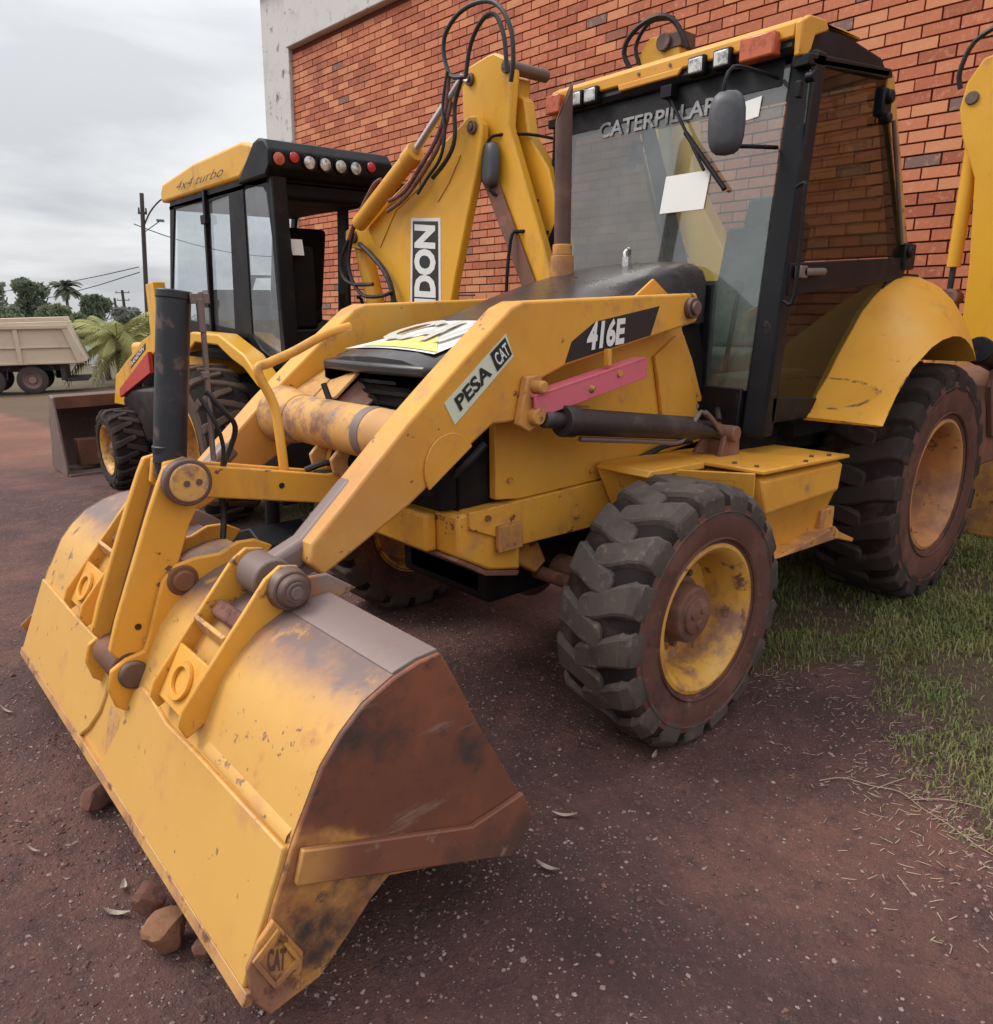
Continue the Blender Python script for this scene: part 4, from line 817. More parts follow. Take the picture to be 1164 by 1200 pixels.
# rear: swing frame, stabiliser, boom swung to the far side
p1(MB().prism([(-.70, .62), (-.70, 1.12), (-.95, 1.20), (-1.20, 1.05), (-1.2, .62)], -.95, 1.0), 'rear_frame', 'hub_rust', .02)
p1(MB().cyl((-.55, .98, 1.30), (-1.25, 1.02, 1.12), .065, seg=24).cyl((-.50, .98, 1.315), (-.58, .98, 1.295), .075, seg=24), 'stabiliser_cylinder', 'black_paint', .006)
p1(MB().prism([(-.68, 1.20), (-.66, 1.10), (-.80, .80), (-1.10, .76), (-1.20, 1.1)], 1.0, 1.03), 'stabiliser_bracket', 'hub_rust', .006)
p1(MB().prism([(-.25, .9), (-.60, .95), (-1.5, 1.75), (-2.02, 2.5), (-2.28, 3.62), (-2.24, 3.72), (-2.16, 3.775), (-1.98, 3.76), (-1.86, 3.68), (-1.84, 3.55), (-1.62, 2.5), (-1.15, 1.75)], -1.66, -1.48, 'x'), 'boom', 'yellow_clean', .01)
p1(MB().cyl((-1.70, -2.0, 3.70), (-1.44, -2.0, 3.70), .07, seg=20).box((-1.57, -1.90, 3.70), (.2, .14, .12)), 'boom_knuckle', 'pin_steel', .008)
p1(MB().tube([(-1.44, -2.25, 3.45), (-1.38, -2.36, 3.68), (-1.36, -2.24, 3.82), (-1.36, -2.0, 3.87), (-1.40, -1.85, 3.80), (-1.45, -1.75, 3.6)], .022).tube([(-1.50, -2.22, 3.50), (-1.46, -2.30, 3.72), (-1.45, -2.15, 3.88), (-1.45, -1.9, 3.85)], .018), 'hose', 'hose', 0)
p1(MB().box((-1.40, -1.86, 2.62), (.06, .13, 1.7), Matrix.Rotation(.12, 3, 'X')), 'boom_lock', 'wood_pole', .03)

# ------------------------------------------------------------------ boom of the next machine at the right edge
M3 = thing('backhoe_boom', 'raised yellow backhoe boom and cylinder of a third digger at the right edge', 'backhoe boom', (-1.75, .55, 0))
def p3(mb, name, m, bev=.004):
    mb.v = [(x+1.75, y-.55, z) for x, y, z in mb.v]; return mb.build(name, m, M3, bev)
p3(MB().prism([(.555, .6), (.545, 1.8), (.50, 2.35), (.395, 2.60), (.355, 2.78), (.38, 2.93), (.46, 3.05), (.60, 3.08), (.95, 2.9), (.98, .6)], -1.66, -1.50, 'x'), 'boom', 'yellow_clean', .012)
p3(MB().cyl((-1.70, .425, 2.83), (-1.485, .425, 2.83), .040, seg=20), 'boom_pin', 'pin_steel', .005)
p3(MB().cyl((-1.58, .445, 2.60), (-1.58, .425, 1.80), .048, .043, 24), 'boom_cylinder', 'yellow_clean', .004)
p3(MB().cyl((-1.58, .447, 2.66), (-1.58, .445, 2.58), .052, seg=24).cyl((-1.58, .425, 1.82), (-1.58, .42, 1.60), .020), 'cylinder_rod', 'cyl_black', .004)
p3(MB().cyl((-1.66, .33, 1.60), (-1.50, .33, 1.60), .065, seg=20).cyl((-1.64, .45, 1.60), (-1.5, .45, 1.60), .05, seg=20).prism([(.36, 1.66), (.48, 1.66), (.50, 1.45), (.44, 1.35)], -1.60, -1.54, 'x'), 'cylinder_eye', 'hub_rust', .006)
p3(MB().tube([(-1.52, .34, 2.9), (-1.50, .33, 3.0), (-1.48, .40, 3.15), (-1.48, .55, 3.22)], .016), 'hose', 'hose', 0)
p3(MB().bb(-1.75, -1.45, .35, 1.2, 0.0, 1.3), 'swing_post', 'yellow_dirty', .03)

# ------------------------------------------------------------------ MACHINE TWO
G2 = -.16
M2 = thing('backhoe_loader', 'bright yellow backhoe loader behind, seen from its rear left, with black cab and roof lamps', 'backhoe loader', (1.15, -3.75, G2))
def D(x, pts):      # side-on outlines measured in the plane x = 1.37, carried to another plane
    k = (4.34-x)/(4.34-1.37); return [(2.46+(y-2.46)*k, 1.564+(z-1.564)*k) for y, z in pts]
def D3(x, pts): return [(x, y, z) for y, z in D(x, pts)]
def p2(mb, name, m, bev=.004, **k):
    mb.v = [(v[0]-1.15, v[1]+3.75, v[2]-G2) for v in mb.v]; return mb.build(name, m, M2, bev, **k)
def w2(c, R, Wd, rim, side, nm, kind, mt, ms):
    e = wheel_parts(M2, (c[0]-1.15, c[1]+3.75, c[2]-G2), R, Wd, rim, 19 if kind == 'rear' else 16, .034, .06, kind, 1, nm, mt, ms, 'rim_yellow'); e.rotation_euler = (0, 0, -PI/2 if side > 0 else PI/2)
w2((2.06, -3.75, .50), .655, .44, .34, 1, 'rear_wheel', 'rear', 'tyre_dusty', 'tyre_dusty')
w2((.24, -3.75, .50), .655, .44, .34, -1, 'rear_wheel', 'rear', 'tyre_dusty', 'tyre_dusty')
w2((2.13, -5.98, .19), .42, .31, .235, 1, 'front_wheel', 'front', 'tyre_dark', 'tyre_dark')
w2((.17, -5.98, .19), .42, .31, .235, -1, 'front_wheel', 'front', 'tyre_dark', 'tyre_dark')
p2(MB().cyl((.3, -5.98, .19), (2.0, -5.98, .19), .07), 'front_axle', 'black_dull'); p2(MB().cyl((.3, -3.75, .5), (2.0, -3.75, .5), .12), 'rear_axle', 'black_dull')
p2(MB().bb(.75, 1.55, -7.0, -2.9, .25, .95), 'chassis', 'black_dull', .03)
p2(MB().bb(.75, 1.60, -7.1, -4.9, .95, 1.22), 'hood', 'yellow_clean', .05, seg=3)
p2(MB().prism([(1.62, -.02), (1.86, .0), (1.88, .58), (1.80, .72), (1.62, .74)], -6.02, -5.4, 'y') if False else MB().prism([(-5.55, .02), (-6.9, -.05), (-6.95, .62), (-6.6, .76), (-5.7, .82), (-5.55, .74)], 1.56, 1.80, 'x'), 'fuel_tank', 'tank_black', .05, seg=3)
# cab
cl = 1.75
def rear_y(z): return -2.86-(z-1.2)*.05
side_f = [(-5.30, 1.20), (-4.86, 2.53), (-2.93, 2.53), (-2.84, 1.15), (-3.1, 1.12), (-3.5, 1.35), (-4.6, 1.34), (-4.9, 1.2)]
def frame_with_holes(outer, holes, x0, x1, name, m):
    bm = bmesh.new(); edges = []
    for loop in [outer]+holes:
        vs = [bm.verts.new((x0, y, z)) for y, z in loop]
        edges += [bm.edges.new((vs[i], vs[(i+1) % len(vs)])) for i in range(len(vs))]
    bmesh.ops.triangle_fill(bm, use_beauty=True, use_dissolve=False, edges=edges)
    r = bmesh.ops.extrude_face_region(bm, geom=bm.faces[:]); bmesh.ops.translate(bm, verts=[v for v in r['geom'] if isinstance(v, bmesh.types.BMVert)], vec=(x1-x0, 0, 0))
    q = MB(); q.v = [tuple(v.co) for v in bm.verts]; bm.verts.index_update(); q.f = [tuple(v.index for v in f.verts) for f in bm.faces]; bm.free()
    return p2(q, name, m, .004)
pane1 = [(-5.16, 1.52), (-4.78, 2.44), (-4.13, 2.42), (-4.24, 1.45)]
pane2 = [(-4.17, 1.47), (-4.02, 2.41), (-3.60, 2.42), (-3.72, 1.42), (-4.0, 1.44)]
pane3 = [(-3.40, 1.38), (-3.33, 2.42), (-3.28, 2.45), (-3.00, 2.41), (-2.95, 2.36), (-2.90, 1.9), (-2.895, 1.24), (-3.0, 1.19), (-3.25, 1.27)]
frame_with_holes(side_f, [pane1, pane2, pane3], cl-.022, cl, 'cab_frame', 'black_paint')
for pn in (pane1, pane2, pane3): p2(MB().prism(pn, cl-.014, cl-.009, 'x'), 'window_pane', 'clear_glass', 0)
p2(MB().prism([(-4.20, 1.30), (-4.06, 2.50), (-4.02, 2.50), (-4.16, 1.30)], cl+.001, cl+.025, 'x').box((cl+.02, -4.06, 2.28), (.04, .10, .07)).box((cl+.02, -4.17, 1.62), (.04, .09, .06)), 'door_edge', 'black_paint', .004)
# far side frame
frame_with_holes(side_f, [[(-5.16, 1.52), (-4.80, 2.44), (-4.0, 2.42), (-4.1, 1.45)], [(-3.9, 1.47), (-3.85, 2.41), (-3.0, 2.42), (-3.0, 1.42)]], .55, .58, 'cab_frame', 'black_paint')
p2(MB().bb(.62, cl-.07, -5.1, -2.9, 1.15, 1.22), 'cab_floor', 'black_dull', .01)
p2(MB().slab([(.62, -5.25, 1.22), (cl-.06, -5.25, 1.22), (cl-.06, -4.86, 2.5), (.62, -4.86, 2.5)], .006), 'windscreen', 'clear_glass', 0)
p2(MB().slab([(.56, -4.9, 2.46), (cl, -4.9, 2.46), (cl, -2.9, 2.46), (.56, -2.9, 2.46)], .03), 'roof_lining', 'black_dull', 0)
# rear frame posts and header
p2(MB().bb(.60, .67, -2.95, -2.87, 1.15, 2.5).bb(cl-.12, cl-.002, -2.93, -2.86, 1.15, 2.5).bb(.60, cl-.06, -2.94, -2.87, 1.15, 1.42), 'rear_post', 'black_paint', .01)
p2(MB().bb(1.40, 1.66, -3.12, -2.95, 1.42, 2.02), 'rear_panel', 'black_dull', .03)
p2(MB().bb(.62, 1.68, -2.98, -2.90, 2.33, 2.47), 'rear_header', 'black_dull', .03)
p2(MB().slab([(1.60, -2.92, 1.95), (1.51, -2.92, 1.95), (1.52, -2.92, 2.06), (1.61, -2.92, 2.06)][::-1], .01), 'paper_note', 'paper', 0)
# roof
p2(MB().prism([(-5.02, 2.50), (-5.02, 2.58), (-4.95, 2.65), (-4.2, 2.72), (-3.25, 2.74), (-3.04, 2.69), (-3.03, 2.64), (-3.32, 2.50)], .60, 1.775, 'x'), 'roof', 'yellow_clean', .04, seg=3)
p2(MB().prism([(-3.02, 2.70), (-2.94, 2.715), (-2.84, 2.69), (-2.78, 2.62), (-2.79, 2.52), (-2.86, 2.46), (-3.34, 2.46), (-3.30, 2.50)], .78, 1.79, 'x'), 'roof_visor', 'black_paint', .02, seg=3)
for k, (xx, kk) in enumerate([(1.72, 'orange_lens'), (1.605, 'red_lens'), (1.49, 'lamp_glass'), (1.365, 'lamp_glass'), (1.24, 'lamp_glass'), (1.115, 'lamp_glass'), (.98, 'red_lens')]):
    r_ = .046 if kk == 'lamp_glass' else .036 if kk == 'red_lens' else .042
    zz = 2.565 if kk != 'red_lens' else 2.585
    p2(MB().lathe([(0, .012), (r_*.7, .010), (r_*.95, .005), (r_, 0)], (xx, -2.775, zz), 24, 'y'), 'roof_lamp', kk, 0)
    if kk == 'lamp_glass': p2(MB().lathe([(r_*1.02, -.01), (r_*1.02, .012), (r_*1.2, .012), (r_*1.2, -.01)], (xx, -2.775, zz), 24, 'y', True), 'lamp_bezel', 'black_paint', 0)
text('4x4 turbo', (1.803, -4.55, 2.545), (1.803, -3.55, 2.545), (1.803, -3.50, 2.61), (1.803, -4.50, 2.61), 'black_print', M2, 'lettering', .0, shear=.3)
L_ = bpy.context.scene.collection.objects[-1]
L_.location = (-1.15, 3.75, -G2)
# seat, steering, etc.
p2(MB().bb(1.0, 1.45, -4.1, -3.6, 1.45, 1.6).prism([(-3.72, 1.55), (-3.55, 2.2), (-3.45, 2.2), (-3.60, 1.55)], 1.0, 1.45, 'x').bb(1.05, 1.40, -4.0, -3.7, 1.2, 1.45), 'seat', 'black_dull', .04, seg=3)
p2(MB().bb(.95, 1.5, -5.0, -4.7, 1.2, 1.75).cyl((1.22, -4.6, 1.7), (1.22, -4.45, 1.85), .02).lathe([(.16, -.01), (.17, 0), (.16, .01), (.15, 0)], (1.22, -4.45, 1.86), 28, 'z', True), 'dashboard', 'black_dull', .02)
p2(MB().tube([(1.0, -3.0, 1.2), (.98, -3.0, 1.6), (1.02, -3.02, 1.66)], .014).tube([(1.15, -3.0, 1.2), (1.16, -3.0, 1.62)], .014).cyl((1.16, -3.0, 1.62), (1.16, -3.0, 1.68), .026), 'control_lever', 'black_paint', 0)
# fender
fp2 = [(-4.62, 1.20), (-4.45, 1.345), (-4.10, 1.395), (-3.55, 1.385), (-3.10, 1.245), (-2.88, 1.10), (-2.80, 1.02), (-2.90, 1.02), (-3.12, 1.145), (-3.32, 1.20), (-3.40, 1.23), (-3.58, 1.30), (-4.05, 1.31), (-4.20, 1.24), (-4.45, 1.22)]
p2(MB().prism(fp2, 1.80, 1.965, 'x'), 'fender', 'yellow_clean', .015, seg=3)
p2(MB().prism(fp2, .34, .50, 'x'), 'fender', 'yellow_clean', .015, seg=3)
# loader arm, tilt cylinder and bucket
p2(MB().prism([(-5.46, 1.35), (-5.60, 1.20), (-6.25, .93), (-6.50, .86), (-6.93, .52), (-7.38, .51), (-7.16, .85), (-6.85, .97), (-6.05, 1.27), (-5.75, 1.34), (-5.72, 1.82), (-5.50, 1.84)], 1.66, 1.78, 'x'), 'loader_arm', 'yellow_clean', .01)
p2(MB().prism([(-5.46, 1.35), (-5.60, 1.20), (-6.25, .93), (-6.50, .86), (-6.93, .52), (-7.38, .51), (-7.16, .85), (-6.85, .97), (-6.05, 1.27), (-5.75, 1.34)], .52, .64, 'x'), 'loader_arm', 'yellow_clean', .01)
p2(MB().prism([(-5.75, 1.17), (-6.90, .72), (-6.92, .62), (-5.75, .96)], 1.785, 1.83, 'x'), 'safety_bar', 'red_paint', .004)
p2(MB().slab([(1.782, -6.55, .955), (1.782, -5.95, 1.185), (1.782, -5.93, 1.09+.16), (1.782, -6.5, 1.055)], .002), 'name_plate', 'black_print', 0)
text('RANDON', (1.786, -6.50, .985), (1.786, -6.0, 1.175), (1.786, -6.0, 1.225), (1.786, -6.48, 1.035), 'white_print', M2, 'lettering', .02).location = (-1.15, 3.75, -G2)
p2(MB().cyl((1.72, -5.6, .82), (1.72, -6.9, .62), .03), 'lift_cylinder', 'yellow_clean', 0)
p2(MB().prism([(-7.62, .60), (-7.72, .63), (-8.15, -.27), (-8.10, -.30), (-7.40, -.30), (-7.38, -.22)], 2.36, 2.385, 'x'), 'bucket_side', 'worn_steel', .004)
p2(MB().prism([(-7.62, .60), (-7.72, .63), (-8.15, -.27), (-8.10, -.30), (-7.40, -.30), (-7.38, -.22)], -.10, -.075, 'x'), 'bucket_side', 'rust_steel', .004)
p2(MB().prism([(-7.60, .61), (-7.60, .47), (-7.66, .47), (-7.68, .61)], -.075, 2.36, 'x'), 'bucket_lip', 'rust_steel', .004)
p2(MB().prism([(-7.68, .60), (-8.02, .30), (-8.12, -.05), (-8.06, -.28), (-8.10, -.30), (-8.16, -.05), (-8.06, .34), (-7.72, .63)], -.075, 2.36, 'x'), 'bucket_shell', 'worn_steel', .004)
p2(MB().bb(-.07, 2.20, -7.72, -7.55, -.22, .10), 'bucket_step', 'rust_steel', .01)
p2(MB().bb(-.075, 2.375, -8.1, -7.33, -.30, -.27), 'cutting_edge', 'worn_steel', .003)
# backhoe boom, dipper, cylinders
bm_ = [(-2.50, 1.985), (-2.555, 2.04), (-2.545, 2.10), (-2.44, 2.13), (-2.26, 2.12), (-2.14, 2.19), (-1.85, 2.30), (-1.556, 2.43), (-1.224, 2.565), (-1.15, 2.60), (-1.08, 2.59), (-1.04, 2.54), (-1.04, 2.45), (-1.09, 2.30), (-1.30, 1.75), (-1.40, 1.45), (-1.55, .70), (-2.05, .70), (-1.95, 1.40), (-1.93, 1.62), (-2.08, 1.80), (-2.28, 1.95)]
p2(MB().prism(bm_, 1.315, 1.37, 'x'), 'boom', 'yellow_clean', .010)
p2(MB().prism(D(1.05, bm_), 1.0, 1.05, 'x'), 'boom', 'yellow_clean', .010)
p2(MB().prism([(-2.25, 2.09), (-1.60, 2.38), (-1.63, 2.28), (-1.9, 2.17), (-2.1, 1.96)], 1.371, 1.377, 'x'), 'boom_stiffener', 'yellow_clean', .003)
p2(MB().prism([(-1.50, 2.26), (-1.30, 2.42), (-1.22, 2.41), (-1.34, 2.27), (-1.45, 2.18)], 1.371, 1.376, 'x'), 'boom_stiffener', 'yellow_clean', .003)
dp = [(-1.20, 2.52), (-1.205, 2.80), (-1.17, 2.84), (-.98, 2.865), (-.93, 2.865), (-.80, 2.80), (-.79, 2.74), (-.82, 2.50), (-.74, 2.31), (-.51, 1.78), (-.40, 1.2), (-.62, 1.2), (-.72, 1.74), (-.90, 2.12), (-1.03, 2.38)]
p2(MB().prism(D(1.29, dp), 1.23, 1.29, 'x').prism(D(1.10, dp), 1.07, 1.10, 'x').prism(D(1.27, [(-1.15, 2.60), (-1.16, 2.78), (-.95, 2.82), (-.84, 2.74), (-.86, 2.5), (-1.0, 2.42)]), 1.08, 1.27, 'x'), 'dipper', 'yellow_clean', .010)
p2(MB().prism(D(1.18, [(-.79, 2.66), (-.70, 2.60), (-.66, 2.42), (-.52, 2.25), (-.40, 1.9), (-.36, 1.3), (-.46, 1.3), (-.52, 1.85), (-.66, 2.2), (-.78, 2.42)]), 1.10, 1.18, 'x'), 'dipper_link', 'yellow_clean', .010)
for y, z, r_, x_ in ((-2.46, 2.055, .042, 1.39), (-1.135, 2.540, .036, 1.39), (-1.15, 2.785, .034, 1.31), (-.845, 2.785, .034, 1.31)):
    (yy, zz), = D(x_, [(y, z)])
    p2(MB().cyl((1.0, yy, zz), (x_, yy, zz), r_, seg=20).cyl((x_, yy, zz), (x_+.01, yy, zz), r_*.55, seg=16), 'pin', 'pin_steel', .004)
p2(MB().cyl(*D3(1.44, [(-2.36, 2.13), (-1.70, 2.47)]), .052, seg=24).cyl(*D3(1.44, [(-1.75, 2.445), (-1.66, 2.49)]), .060, seg=24), 'boom_cylinder', 'yellow', .004)
p2(MB().cyl(*D3(1.44, [(-1.70, 2.47), (-1.19, 2.80)]), .024, seg=16), 'cylinder_rod', 'chrome', 0)
p2(MB().cyl(*D3(1.27, [(-2.32, 1.98), (-2.02, 1.1)]), .062, .068, 24), 'boom_cylinder', 'yellow_clean', .004)
p2(MB().prism(D(1.32, [(-1.13, 2.36), (-1.06, 2.44), (-.98, 2.34), (-.64, 1.72), (-.50, 1.40), (-.60, 1.36), (-.74, 1.70), (-1.02, 2.20)]), 1.295, 1.312, 'x'), 'transport_lock', 'hub_rust', .004)
for x_, pts, r_ in ((1.46, [(-1.17, 2.80), (-1.30, 2.83), (-1.36, 2.95), (-1.34, 3.05), (-1.22, 3.12), (-1.05, 3.13), (-.90, 3.08), (-.80, 2.95), (-.78, 2.80), (-.80, 2.70)], .012),
                    (1.42, [(-1.17, 2.80), (-1.12, 2.95), (-1.02, 3.04), (-.92, 3.04), (-.85, 2.92), (-.83, 2.75)], .012),
                    (1.47, [(-1.33, 2.86), (-1.38, 2.70), (-1.37, 2.55), (-1.42, 2.42), (-1.55, 2.33), (-1.66, 2.25)], .010),
                    (1.45, [(-1.20, 2.80), (-1.27, 2.68), (-1.28, 2.50), (-1.36, 2.40), (-1.50, 2.32)], .012),
                    (1.45, [(-2.36, 2.18), (-2.50, 2.04), (-2.62, 1.92), (-2.62, 1.80), (-2.50, 1.74), (-2.34, 1.73), (-2.22, 1.73)], .013),
                    (1.45, [(-2.44, 2.08), (-2.52, 1.92), (-2.50, 1.78), (-2.36, 1.66), (-2.12, 1.65), (-1.97, 1.68)], .013),
                    (1.42, [(-2.36, 2.00), (-2.22, 1.92), (-2.06, 1.80), (-1.98, 1.66), (-1.98, 1.50)], .018)):
    p2(MB().tube(D3(x_, pts), r_), 'hose', 'hose', 0)
for x_, pts, r_ in ((1.47, [(-2.50, 2.04), (-2.42, 2.14), (-2.26, 2.27), (-2.14, 2.36), (-2.06, 2.38)], .013), (1.46, [(-1.98, 2.24), (-1.80, 2.28), (-1.62, 2.40), (-1.46, 2.52), (-1.36, 2.66), (-1.32, 2.84)], .013), (1.45, [(-2.0, 2.18), (-1.80, 2.24), (-1.60, 2.36), (-1.42, 2.50), (-1.30, 2.70)], .013)):
    p2(MB().tube(D3(x_, pts), r_), 'hose_sleeve', 'hose_sleeve', 0)
p2(MB().slab([(1.3725, -1.815, 1.10), (1.3725, -1.47, 1.10), (1.3725, -1.43, 2.09), (1.3725, -1.735, 2.115)], .002), 'name_panel', 'white_print', 0)
p2(MB().slab([(1.3755, -1.795, 1.10), (1.3755, -1.49, 1.10), (1.3755, -1.455, 2.072), (1.3755, -1.712, 2.095)], .002), 'name_panel', 'black_print', 0)
text('RANDON', (1.378, -1.505, 1.25), (1.378, -1.475, 2.05), (1.378, -1.695, 2.075), (1.378, -1.75, 1.25), 'white_print', M2, 'lettering', .05).location = (-1.15, 3.75, -G2)
p2(MB().bb(.3, 2.1, -2.6, -2.35, .25, .95), 'rear_frame', 'black_dull', .02)
p2(MB().cyl((2.1, -2.55, .05), (2.1, -2.5, .5), .05).prism([(-2.85, -.08), (-2.25, -.08), (-2.3, .02), (-2.5, .10), (-2.75, .02)], 1.9, 2.3, 'x'), 'stabiliser', 'black_paint', .01)

# ------------------------------------------------------------------ ground litter
def rock(c, r, sc, m, label, seed):
    rr = random.Random(seed); bm = bmesh.new(); bmesh.ops.create_icosphere(bm, subdivisions=3, radius=1)
    dirs = [Vector((rr.gauss(0, 1), rr.gauss(0, 1), rr.gauss(0, 1))).normalized() for _ in range(14)]; cut = [rr.uniform(.62, .9) for _ in dirs]
    for v in bm.verts:
        p = v.co.copy()
        for d, q in zip(dirs, cut):
            k = p.dot(d)
            if k > q: p -= d*(k-q)*.92
        p *= 1+.05*math.sin(p.x*9+seed)*math.sin(p.y*8)+rr.uniform(-.018, .018)
        v.co = Vector((p.x*sc[0], p.y*sc[1], p.z*sc[2]))*r
    me = bpy.data.meshes.new('stone'); bm.to_mesh(me); bm.free(); me.materials.append(MATS[m]); me.shade_smooth(); me.set_sharp_from_angle(angle=math.radians(24))
    o = bpy.data.objects.new('stone', me); COL.objects.link(o); o.location = c; o.rotation_euler = (rr.uniform(-.2, .2), rr.uniform(-.2, .2), rr.uniform(0, 6))
    tag(o, label, 'stone', 'stones along the bucket edge')
rock((3.932, .700, .045), .056, (1.05, 1.1, .95), 'tan_stone', 'squarish tan stone, nearest of the stones by the bucket edge', 3)
rock((3.925, .545, .040), .047, (1.1, 1, .9), 'stone', 'round red stone tucked behind the squarish tan stone', 5)
rock((3.915, -.03, .040), .050, (1.2, 1.1, .85), 'stone', 'dark red stone alone farther along the bucket edge', 8)
rock((3.87, .80, .03), .030, (1.1, 1.2, .8), 'stone', 'small dark stone in the shade under the bucket corner', 12)
# pebbles
pb = MB()
def pebble(x, y, r):
    z = ground_z(x, y); vs = []
    a = rnd.uniform(0, 6); sx, sy, sz = rnd.uniform(.8, 1.4), rnd.uniform(.6, 1.1), rnd.uniform(.45, .8)
    for (u, v, w) in ((1, 0, 0), (.2, .9, .1), (-.9, .3, 0), (-.4, -.8, .1), (.5, -.8, 0), (.2, .1, .9), (-.4, -.1, .75), (0, 0, -.6)):
        u += rnd.uniform(-.2, .2); v += rnd.uniform(-.2, .2); u *= sx; v *= sy
        vs.append((x+r*(u*math.cos(a)-v*math.sin(a)), y+r*(u*math.sin(a)+v*math.cos(a)), z+r*sz*(w+.25)))
    pb.add(vs, [(0, 1, 5), (1, 6, 5), (1, 2, 6), (2, 3, 6), (3, 5, 6), (3, 4, 5), (4, 0, 5), (1, 0, 7), (2, 1, 7), (3, 2, 7), (4, 3, 7), (0, 4, 7)])
cl_ = [(rnd.uniform(1.6, 4.3), rnd.uniform(-2, 2.4), rnd.uniform(.1, .45)) for _ in range(55)]
n_ = 0
while n_ < 15000:
    if rnd.random() < .55:
        c = rnd.choice(cl_); x = rnd.gauss(c[0], c[2]); y = rnd.gauss(c[1], c[2])
    else: x = rnd.uniform(1.3, 4.5); y = rnd.uniform(-6, 2.6)
    if x < 1.2: continue
    pebble(x, y, min(.010, .0020+abs(rnd.gauss(0, .0026)))); n_ += 1
for _ in range(60): pebble(rnd.uniform(1.6, 4.3), rnd.uniform(-3, 2.4), rnd.uniform(.008, .014))
po = pb.build('gravel', 'pebble', None, fix=False, angle=30); po['kind'] = 'stuff'; po['label'] = 'loose pale gravel scattered over the dark dirt'
keep = pb; pb = MB()
for _ in range(42):
    cx_, cy_, cs = rnd.choice([(rnd.uniform(3.85, 4.2), rnd.uniform(-.6, 1.2), .10), (rnd.uniform(1.5, 3.8), rnd.uniform(1.2, 2.3), .16), (rnd.uniform(2.0, 3.3), rnd.uniform(.9, 1.6), .12), (rnd.uniform(3.9, 4.4), rnd.uniform(-2.5, .8), .15)])
    for _ in range(55): pebble(rnd.gauss(cx_, cs), rnd.gauss(cy_, cs), min(.014, .0025+abs(rnd.gauss(0, .0035))))
co = pb.build('soil_clods', 'clod', None, fix=False, angle=30); co['kind'] = 'stuff'; co['label'] = 'crumbled dark red soil clods and chips strewn on the ground'
# grass strip by the wall
gb = MB(); gr_ = []
def in_grass(x, y):
    lim = 1.38+.10*math.sin(y*3.1+.4)+.06*math.sin(y*8.3)+(max(0, y-1.15)*.75)-.30*math.exp(-((y-1.17)/.14)**2)
    if y < -.9: lim = 1.55+.35*math.sin(y*1.4)
    return lim-x
def blade(x, y, L, w, lean, m_=0):
    z = ground_z(x, y)-.003; a = rnd.uniform(0, 2*PI); dx_, dy_ = math.cos(a), math.sin(a); px_, py_ = -dy_*w, dx_*w
    b1 = Vector((x, y, z)); m1 = b1+Vector((dx_*lean*L*.35, dy_*lean*L*.35, L*.6)); t1 = b1+Vector((dx_*lean*L, dy_*lean*L, L*(1-.35*lean)))
    o = Vector((px_, py_, 0)); gb.add([b1-o, b1+o, m1+o*.8, m1-o*.8, t1], [(0, 1, 2, 3), (3, 2, 4)])
n_ = 0
while n_ < 105000:
    if rnd.random() < .72: x = rnd.uniform(-2.1, 2.2); y = rnd.uniform(-.3, 3.0)
    else: x = rnd.uniform(-2.1, 2.3); y = rnd.uniform(-4.6, -.3)
    d = in_grass(x, y)
    if d < -.12 or (d < .25 and rnd.random() > (d+.12)/.37): continue
    h = hnoise(x*2.3, y*2.6)
    if h+.35*hnoise(x*6, y*5+2) < -.42 and rnd.random() < .75: continue
    nearwall = min(1, max(0, (1.2-x)/1.6))
    blade(x, y, rnd.uniform(.018, .045)*(1+.8*nearwall)*(1+.35*h), rnd.uniform(.0012, .0028)*(1+.5*nearwall), rnd.uniform(.2, 1.1)); r0 = rnd.random()
    gr_ += [r0, r0]; n_ += 1
gro = gb.build('grass', 'grass_blade', None, fix=False, angle=180); setrnd(gro.data, gr_); gro['kind'] = 'stuff'; gro['label'] = 'short patchy grass growing between the machine and the wall'
st = MB()
def straw(x, y, L, w=.0016, a=None):
    a = rnd.uniform(0, PI) if a is None else a; k = rnd.uniform(-.15, .15); z = ground_z(x, y)+.004
    P = [Vector((x+L*t*math.cos(a+k*t), y+L*t*math.sin(a+k*t), z+.006*math.sin(t*3)*rnd.random())) for t in (-.5, 0, .5)]
    o = Vector((-math.sin(a), math.cos(a), .3))*w; st.add([P[0]-o, P[0]+o, P[1]+o, P[1]-o, P[2]+o*.6, P[2]-o*.6], [(0, 1, 2, 3), (3, 2, 4, 5)])
n_ = 0
while n_ < 800:
    x = rnd.uniform(.4, 2.5); y = rnd.uniform(.2, 2.8); d = in_grass(x, y)
    if abs(d+.05) < abs(rnd.gauss(0, .22)): pass
    elif rnd.random() > .12: continue
    if abs(d) > .6: continue
    straw(x, y, rnd.uniform(.012, .045), .0011); n_ += 1
for _ in range(110): straw(rnd.gauss(1.93, .10), rnd.gauss(1.75, .22), rnd.uniform(.015, .05), .0011)
so = st.build('dry_straw', 'straw', None, fix=False); so['kind'] = 'stuff'; so['label'] = 'dry straw littering the edge of the grass'
def gpath(pts, r, label, name, cat, m='straw'):
    q = MB()
    for path in pts: q.tube([(x, y, ground_z(x, y)+.005+(.004 if i % 2 else 0)) for i, (x, y) in enumerate(path)], r, 6)
    tag(q.build(name, m), label, cat)
gpath([[(2.03, 1.47), (1.96, 1.52), (1.93, 1.60), (1.90, 1.68), (1.93, 1.76), (1.96, 1.85), (2.00, 1.96), (2.02, 2.10)], [(1.93, 1.62), (1.87, 1.64), (1.80, 1.66)], [(1.91, 1.72), (1.83, 1.80), (1.78, 1.90)]], .0017, 'long pale dead root trailing across the dirt at the right', 'dead_root', 'root')
